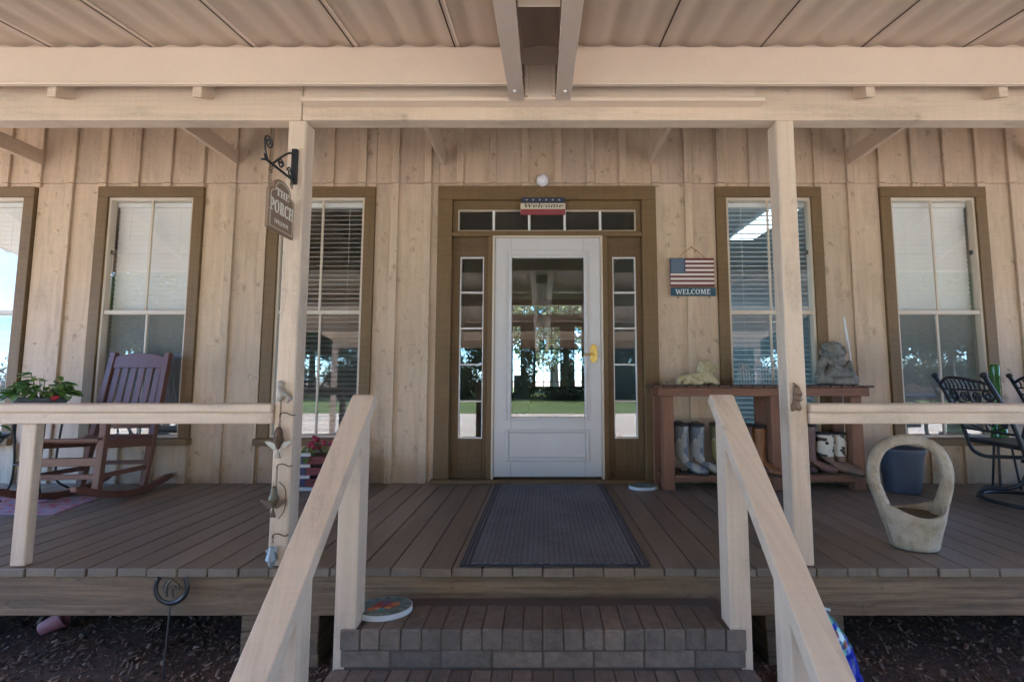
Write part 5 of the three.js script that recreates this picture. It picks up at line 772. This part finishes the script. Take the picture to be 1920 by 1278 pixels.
// ---------------------------------------------------------------- boots on the shelf
{
  const rings = (H, w) => [[0.0, H, 0.062 * w, 0.052, 0], [0.0, H * 0.8, 0.060 * w, 0.05, 0], [0.0, H * 0.55, 0.058 * w, 0.048, 0], [0.0, 0.17, 0.052, 0.043, 0], [0.004, 0.12, 0.052, 0.04, -0.12], [0.02, 0.085, 0.062, 0.04, -0.45], [0.055, 0.058, 0.058, 0.042, -0.95], [0.095, 0.044, 0.044, 0.045, -1.3], [0.14, 0.034, 0.033, 0.045, -1.5], [0.18, 0.028, 0.026, 0.036, -1.57], [0.205, 0.024, 0.012, 0.016, -1.57]].map(([x, y, a, b, t]) => ({ c: [x, y, 0], a, b, t }));
  const shaft = (H, w) => ringSweep(rings(H, w), 20, true);
  const heel = () => { const r = []; for (let i = 0; i <= 20; i++) { const a = i / 20 * 6.283; r.push([0.06 + Math.cos(a) * (0.145), Math.sin(a) * 0.043 * (Math.cos(a) < -0.3 ? 0.82 : 1)]); } const s = new THREE.Shape(); r.forEach(([x, z], i) => (i ? s.lineTo(x, z) : s.moveTo(x, z))); const g = new THREE.ExtrudeGeometry(s, { depth: 0.012, bevelEnabled: false }); g.rotateX(-Math.PI / 2); return merge([g.translate(0, 0.0, 0)]); };
  const camo = (cols, f = 9) => new THREE.MeshStandardMaterial({ map: tex(256, 256, (s, t) => { const a = fb(s, t, f, 4), b = fb(t, s, f, 4), n = 0.8 + 0.4 * noise2(s * 128, t * 128, 128); const c = a > 0.52 ? cols[1] : b > 0.52 ? cols[2] : cols[0]; return c.map((v) => v * n); }, 0.4, 0.5), roughness: 0.75 });
  const lea = (c, k = 0.5) => new THREE.MeshStandardMaterial({ map: speckle(c, { amp: k, big: 0.5, f: 18, fine: 0.2, size: 0.3, W: 256 }), bumpMap: speckleBump(24, 0.2), bumpScale: 0.002, roughness: 0.55 });
  const grey = camo([[0.25, 0.26, 0.25], [0.12, 0.14, 0.17], [0.33, 0.33, 0.31]]), olive = camo([[0.26, 0.22, 0.09], [0.12, 0.12, 0.06], [0.36, 0.31, 0.17]]);
  const brown = lea([0.12, 0.06, 0.045]), plum = lea([0.17, 0.095, 0.085]), tan2 = lea([0.20, 0.125, 0.09]), dk = lea([0.06, 0.04, 0.04]), orange = lea([0.26, 0.11, 0.045]);
  const sole = std(0.05, 0.04, 0.03, 0.8), strap = std(0.025, 0.025, 0.028, 0.6);
  const hide = new THREE.MeshStandardMaterial({ map: tex(256, 256, (s, t) => { const a = fb(s, t, 5, 3); const n = 0.85 + 0.3 * noise2(s * 128, t * 128, 128); return (a > 0.56 ? [0.04, 0.03, 0.028] : [0.62, 0.58, 0.5]).map((v) => v * n); }, 0.3, 0.3), roughness: 0.7 });
  const boot = (label, x, z, H, m, turn, o = {}) => {
    const b = thing('boot', label, 'boot', [x, 0.1185, z], turn);
    part(b, 'upper', shaft(H, o.w || 1), m, [0, 0.008, 0]); part(b, 'sole', heel(), sole); part(b, 'heel', span(-0.07, -0.01, 0.0, 0.03, -0.032, 0.032, 0.004), sole);
    const band = ringSweep([{ c: [0, H - 0.012, 0], a: 0.0635 * (o.w || 1), b: 0.0535, t: 0 }, { c: [0, H + 0.012, 0], a: 0.0645 * (o.w || 1), b: 0.0545, t: 0 }], 20, true); part(b, 'top_band', band, strap, [0, 0.008, 0]);
    if (o.pull) part(b, 'pull_strap', tube([[-0.03, H - 0.01, 0.056], [-0.03, H + 0.03, 0.05], [0.03, H + 0.03, 0.05], [0.03, H - 0.01, 0.056]], 0.004, 14, 6), strap);
    if (o.patch) { const pg = ringSweep([{ c: [0, H * 0.42, 0], a: 0.0585, b: 0.0495, t: 0 }, { c: [0, H * 0.62, 0], a: 0.0625, b: 0.0535, t: 0 }, { c: [0, H * 0.9, 0], a: 0.064, b: 0.0545, t: 0 }, { c: [0, H * 0.98, 0], a: 0.0635, b: 0.054, t: 0 }], 24, false); part(b, 'hide_shaft', pg, hide, [0, 0.008, 0]); part(b, 'pull_hole', new THREE.SphereGeometry(0.013, 12, 8).scale(1, 1, 0.4), strap, [0.012, H * 0.80, 0.054]); }
    return b;
  };
  boot('grey blue camouflage boot next to the left bench leg', 1.105, 0.175, 0.375, grey, -0.55, { pull: 1 });
  boot('grey blue camouflage boot, second from the left bench leg', 1.235, 0.165, 0.37, grey, -0.5, { pull: 1 });
  boot('olive yellow camouflage boot beside the right handrail', 1.405, 0.155, 0.375, olive, -0.9);
  boot('dark boot half hidden by the right handrail on the shelf', 1.515, 0.135, 0.35, dk, -0.9);
  boot('dark brown boot just right of the right handrail', 1.625, 0.150, 0.37, brown, -0.7, { pull: 1 });
  boot('orange brown boot beside the middle bench leg', 1.738, 0.150, 0.355, orange, -1.2);
  boot('dark boot right behind the right porch post', 1.98, 0.12, 0.36, dk, -0.6);
  boot('mottled plum brown boot right of the right porch post', 2.135, 0.145, 0.37, plum, -0.45, { pull: 1 });
  boot('white spotted cowhide boot, the left one of the pair', 2.262, 0.165, 0.30, tan2, -0.5, { patch: 1 });
  boot('white spotted cowhide boot next to the right bench leg', 2.375, 0.150, 0.30, tan2, -1.25, { patch: 1 });
}
// ---------------------------------------------------------------- black metal chairs and table at the right edge
{
  const makeChair = (label, p, turn) => {
    const c = thing('metal_patio_chair', label, 'chair', p, turn); const m = M.iron;
    const st = (z) => [[-0.40, 0.885, z], [-0.33, 0.74, z], [-0.26, 0.57, z], [-0.215, 0.42, z], [-0.19, 0.34, z], [-0.12, 0.295, z], [0.0, 0.29, z], [0.12, 0.30, z * 0.6]];
    for (const s of [-1, 1]) {
      part(c, 'back_post', tube(st(s * 0.235), 0.014, 44, 8), m); part(c, 'finial', new THREE.SphereGeometry(0.022, 14, 10), m, [-0.402, 0.89, s * 0.235]);
      part(c, 'armrest', tube([[-0.30, 0.67, s * 0.235], [-0.15, 0.66, s * 0.27], [0.1, 0.65, s * 0.275], [0.2, 0.62, s * 0.27], [0.19, 0.55, s * 0.26], [0.14, 0.43, s * 0.24]], 0.011, 34, 8), m);
    }
    part(c, 'top_rail', tube([[-0.37, 0.83, -0.235], [-0.395, 0.875, -0.12], [-0.39, 0.87, 0], [-0.38, 0.85, 0.12], [-0.372, 0.83, 0.235]], 0.011, 30, 8), m);
    part(c, 'back_rail', bar([-0.355, 0.79, -0.23], [-0.355, 0.79, 0.23], 0.007), m); part(c, 'back_rail', bar([-0.238, 0.50, -0.23], [-0.238, 0.50, 0.23], 0.009), m); part(c, 'back_rail', tube([[-0.335, 0.745, 0.23], [-0.33, 0.70, 0.12], [-0.325, 0.70, -0.1], [-0.335, 0.745, -0.23]], 0.006, 20, 6), m);
    const bp = (y, z) => [lerp(-0.238, -0.385, (y - 0.5) / 0.385), y, z];
    for (let i = 0; i < 11; i++) { const z = -0.2 + i * 0.04; part(c, 'lattice_bar', tube([bp(0.795, z), bp(0.83, z + 0.012), bp(0.86, z)], 0.0055, 8, 6), m); }
    for (const s of [-1, 1]) for (const [cy, cz, r] of [[0.745, 0.15, 0.042], [0.735, 0.055, 0.038], [0.65, 0.12, 0.05], [0.57, 0.06, 0.04], [0.56, 0.17, 0.03]]) { const pts = []; for (let i = 0; i <= 20; i++) { const a = i / 20 * 1.7 * 6.283, q = r * (1 - 0.78 * i / 20); pts.push(bp(cy + Math.sin(a) * q, s * (cz + Math.cos(a) * q))); } part(c, 'scroll', tube(pts, 0.0065, 36, 6), m); }
    part(c, 'scroll_stem', tube([bp(0.50, 0), bp(0.6, 0.012), bp(0.7, -0.01), bp(0.79, 0)], 0.007, 16, 6), m);
    for (const s of [-1, 1]) part(c, 'scroll_stem', tube([bp(0.5, s * 0.05), bp(0.58, s * 0.2), bp(0.68, s * 0.2), bp(0.745, s * 0.12)], 0.006, 18, 6), m);
    const sq = new THREE.Shape(); const W = 0.235; sq.moveTo(-0.2, -W); sq.lineTo(0.2, -W); sq.quadraticCurveTo(0.27, -W, 0.27, -W + 0.07); sq.lineTo(0.27, W - 0.07); sq.quadraticCurveTo(0.27, W, 0.2, W); sq.lineTo(-0.2, W); const sg = new THREE.ExtrudeGeometry(sq, { depth: 0.018, bevelEnabled: true, bevelSize: 0.008, bevelThickness: 0.008, bevelSegments: 2 }); sg.rotateX(-Math.PI / 2); part(c, 'seat', sg, m, [0, 0.405, 0]);
    part(c, 'swivel_column', merge([bar([0, 0.12, 0], [0, 0.42, 0], 0.022, 12), new THREE.CylinderGeometry(0.05, 0.05, 0.025, 16).translate(0, 0.3, 0)]), m);
    part(c, 'base_ring', new THREE.TorusGeometry(0.27, 0.014, 8, 44).rotateX(Math.PI / 2), m, [0, 0.028, 0]);
    for (let i = 0; i < 4; i++) { const a = 0.75 + i * Math.PI / 2, C = Math.cos(a), S = Math.sin(a); part(c, 'base_leg', tube([[C * 0.02, 0.22, S * 0.02], [C * 0.06, 0.13, S * 0.06], [C * 0.15, 0.085, S * 0.15], [C * 0.235, 0.075, S * 0.235], [C * 0.272, 0.03, S * 0.272]], 0.013, 24, 8), m); part(c, 'foot', new THREE.CylinderGeometry(0.018, 0.02, 0.03, 12), m, [C * 0.27, 0.016, S * 0.27]); }
    return c;
  };
  makeChair('black scrolled metal swivel chair near the right picture edge', [3.37, 0, 0.66], -0.18);
  makeChair('second black scrolled metal chair, further back, cut by the right picture edge', [4.25, 0, 0.36], -0.1);
  const t = thing('patio_table', 'dark patio table cut by the right picture edge', 'table', [4.16, 0, 1.10]);
  part(t, 'top', new THREE.CylinderGeometry(0.40, 0.40, 0.016, 44), std(0.10, 0.085, 0.06, 0.35), [0, 0.675, 0]); part(t, 'rim', new THREE.TorusGeometry(0.40, 0.011, 8, 44).rotateX(Math.PI / 2), M.iron, [0, 0.675, 0]);
  for (let i = 0; i < 3; i++) { const a = 0.4 + i * 2.094; part(t, 'leg', tube([[Math.cos(a) * 0.3, 0.665, Math.sin(a) * 0.3], [Math.cos(a) * 0.12, 0.4, Math.sin(a) * 0.12], [Math.cos(a) * 0.14, 0.2, Math.sin(a) * 0.14], [Math.cos(a) * 0.32, 0.012, Math.sin(a) * 0.32]], 0.012, 28, 8), M.iron); }
  const v = thing('green_glass_vase', 'tall bright green glass vase behind the black chair', 'vase', [3.68, 0.0, 0.16]);
  const gg = new THREE.MeshPhysicalMaterial({ color: lin(0.09, 0.36, 0.06), roughness: 0.12, transmission: 0.7, thickness: 0, side: THREE.DoubleSide });
  part(v, 'stand', merge([new THREE.CylinderGeometry(0.11, 0.11, 0.02, 28).translate(0, 0.37, 0), bar([0.08, 0, 0.05], [0.05, 0.36, 0.03], 0.008), bar([-0.08, 0, 0.05], [-0.05, 0.36, 0.03], 0.008), bar([0, 0, -0.09], [0, 0.36, -0.05], 0.008)]), M.iron);
  part(v, 'glass', new THREE.LatheGeometry([[0.0, 0.0], [0.062, 0.0], [0.066, 0.02], [0.055, 0.09], [0.04, 0.17], [0.032, 0.27], [0.033, 0.40], [0.036, 0.5], [0.038, 0.585], [0.03, 0.6], [0.012, 0.602]].map((q) => new THREE.Vector2(q[0] * 0.82, q[1])), 36), gg, [0, 0.3815, 0]);
  part(v, 'inner_stem', bar([0, 0.39, 0], [0, 0.96, 0], 0.016, 12), std(0.02, 0.16, 0.02, 0.5));
  const dw = single('driftwood', 'pale curved piece of driftwood on the patio table', 'driftwood', tube([[-0.10, 0.02, 0.02], [-0.03, 0.05, 0.0], [0.04, 0.11, -0.02], [0.1, 0.10, 0], [0.17, 0.06, 0.02]], 0.019, 30, 8), M.tan, [3.95, 0.684, 1.0]);
}
// ---------------------------------------------------------------- shadows for three.js itself
scene.traverse((o) => { if (o.isMesh && !o.isSky) { o.castShadow = true; o.receiveShadow = true; } });
renderer.render(scene, camera);
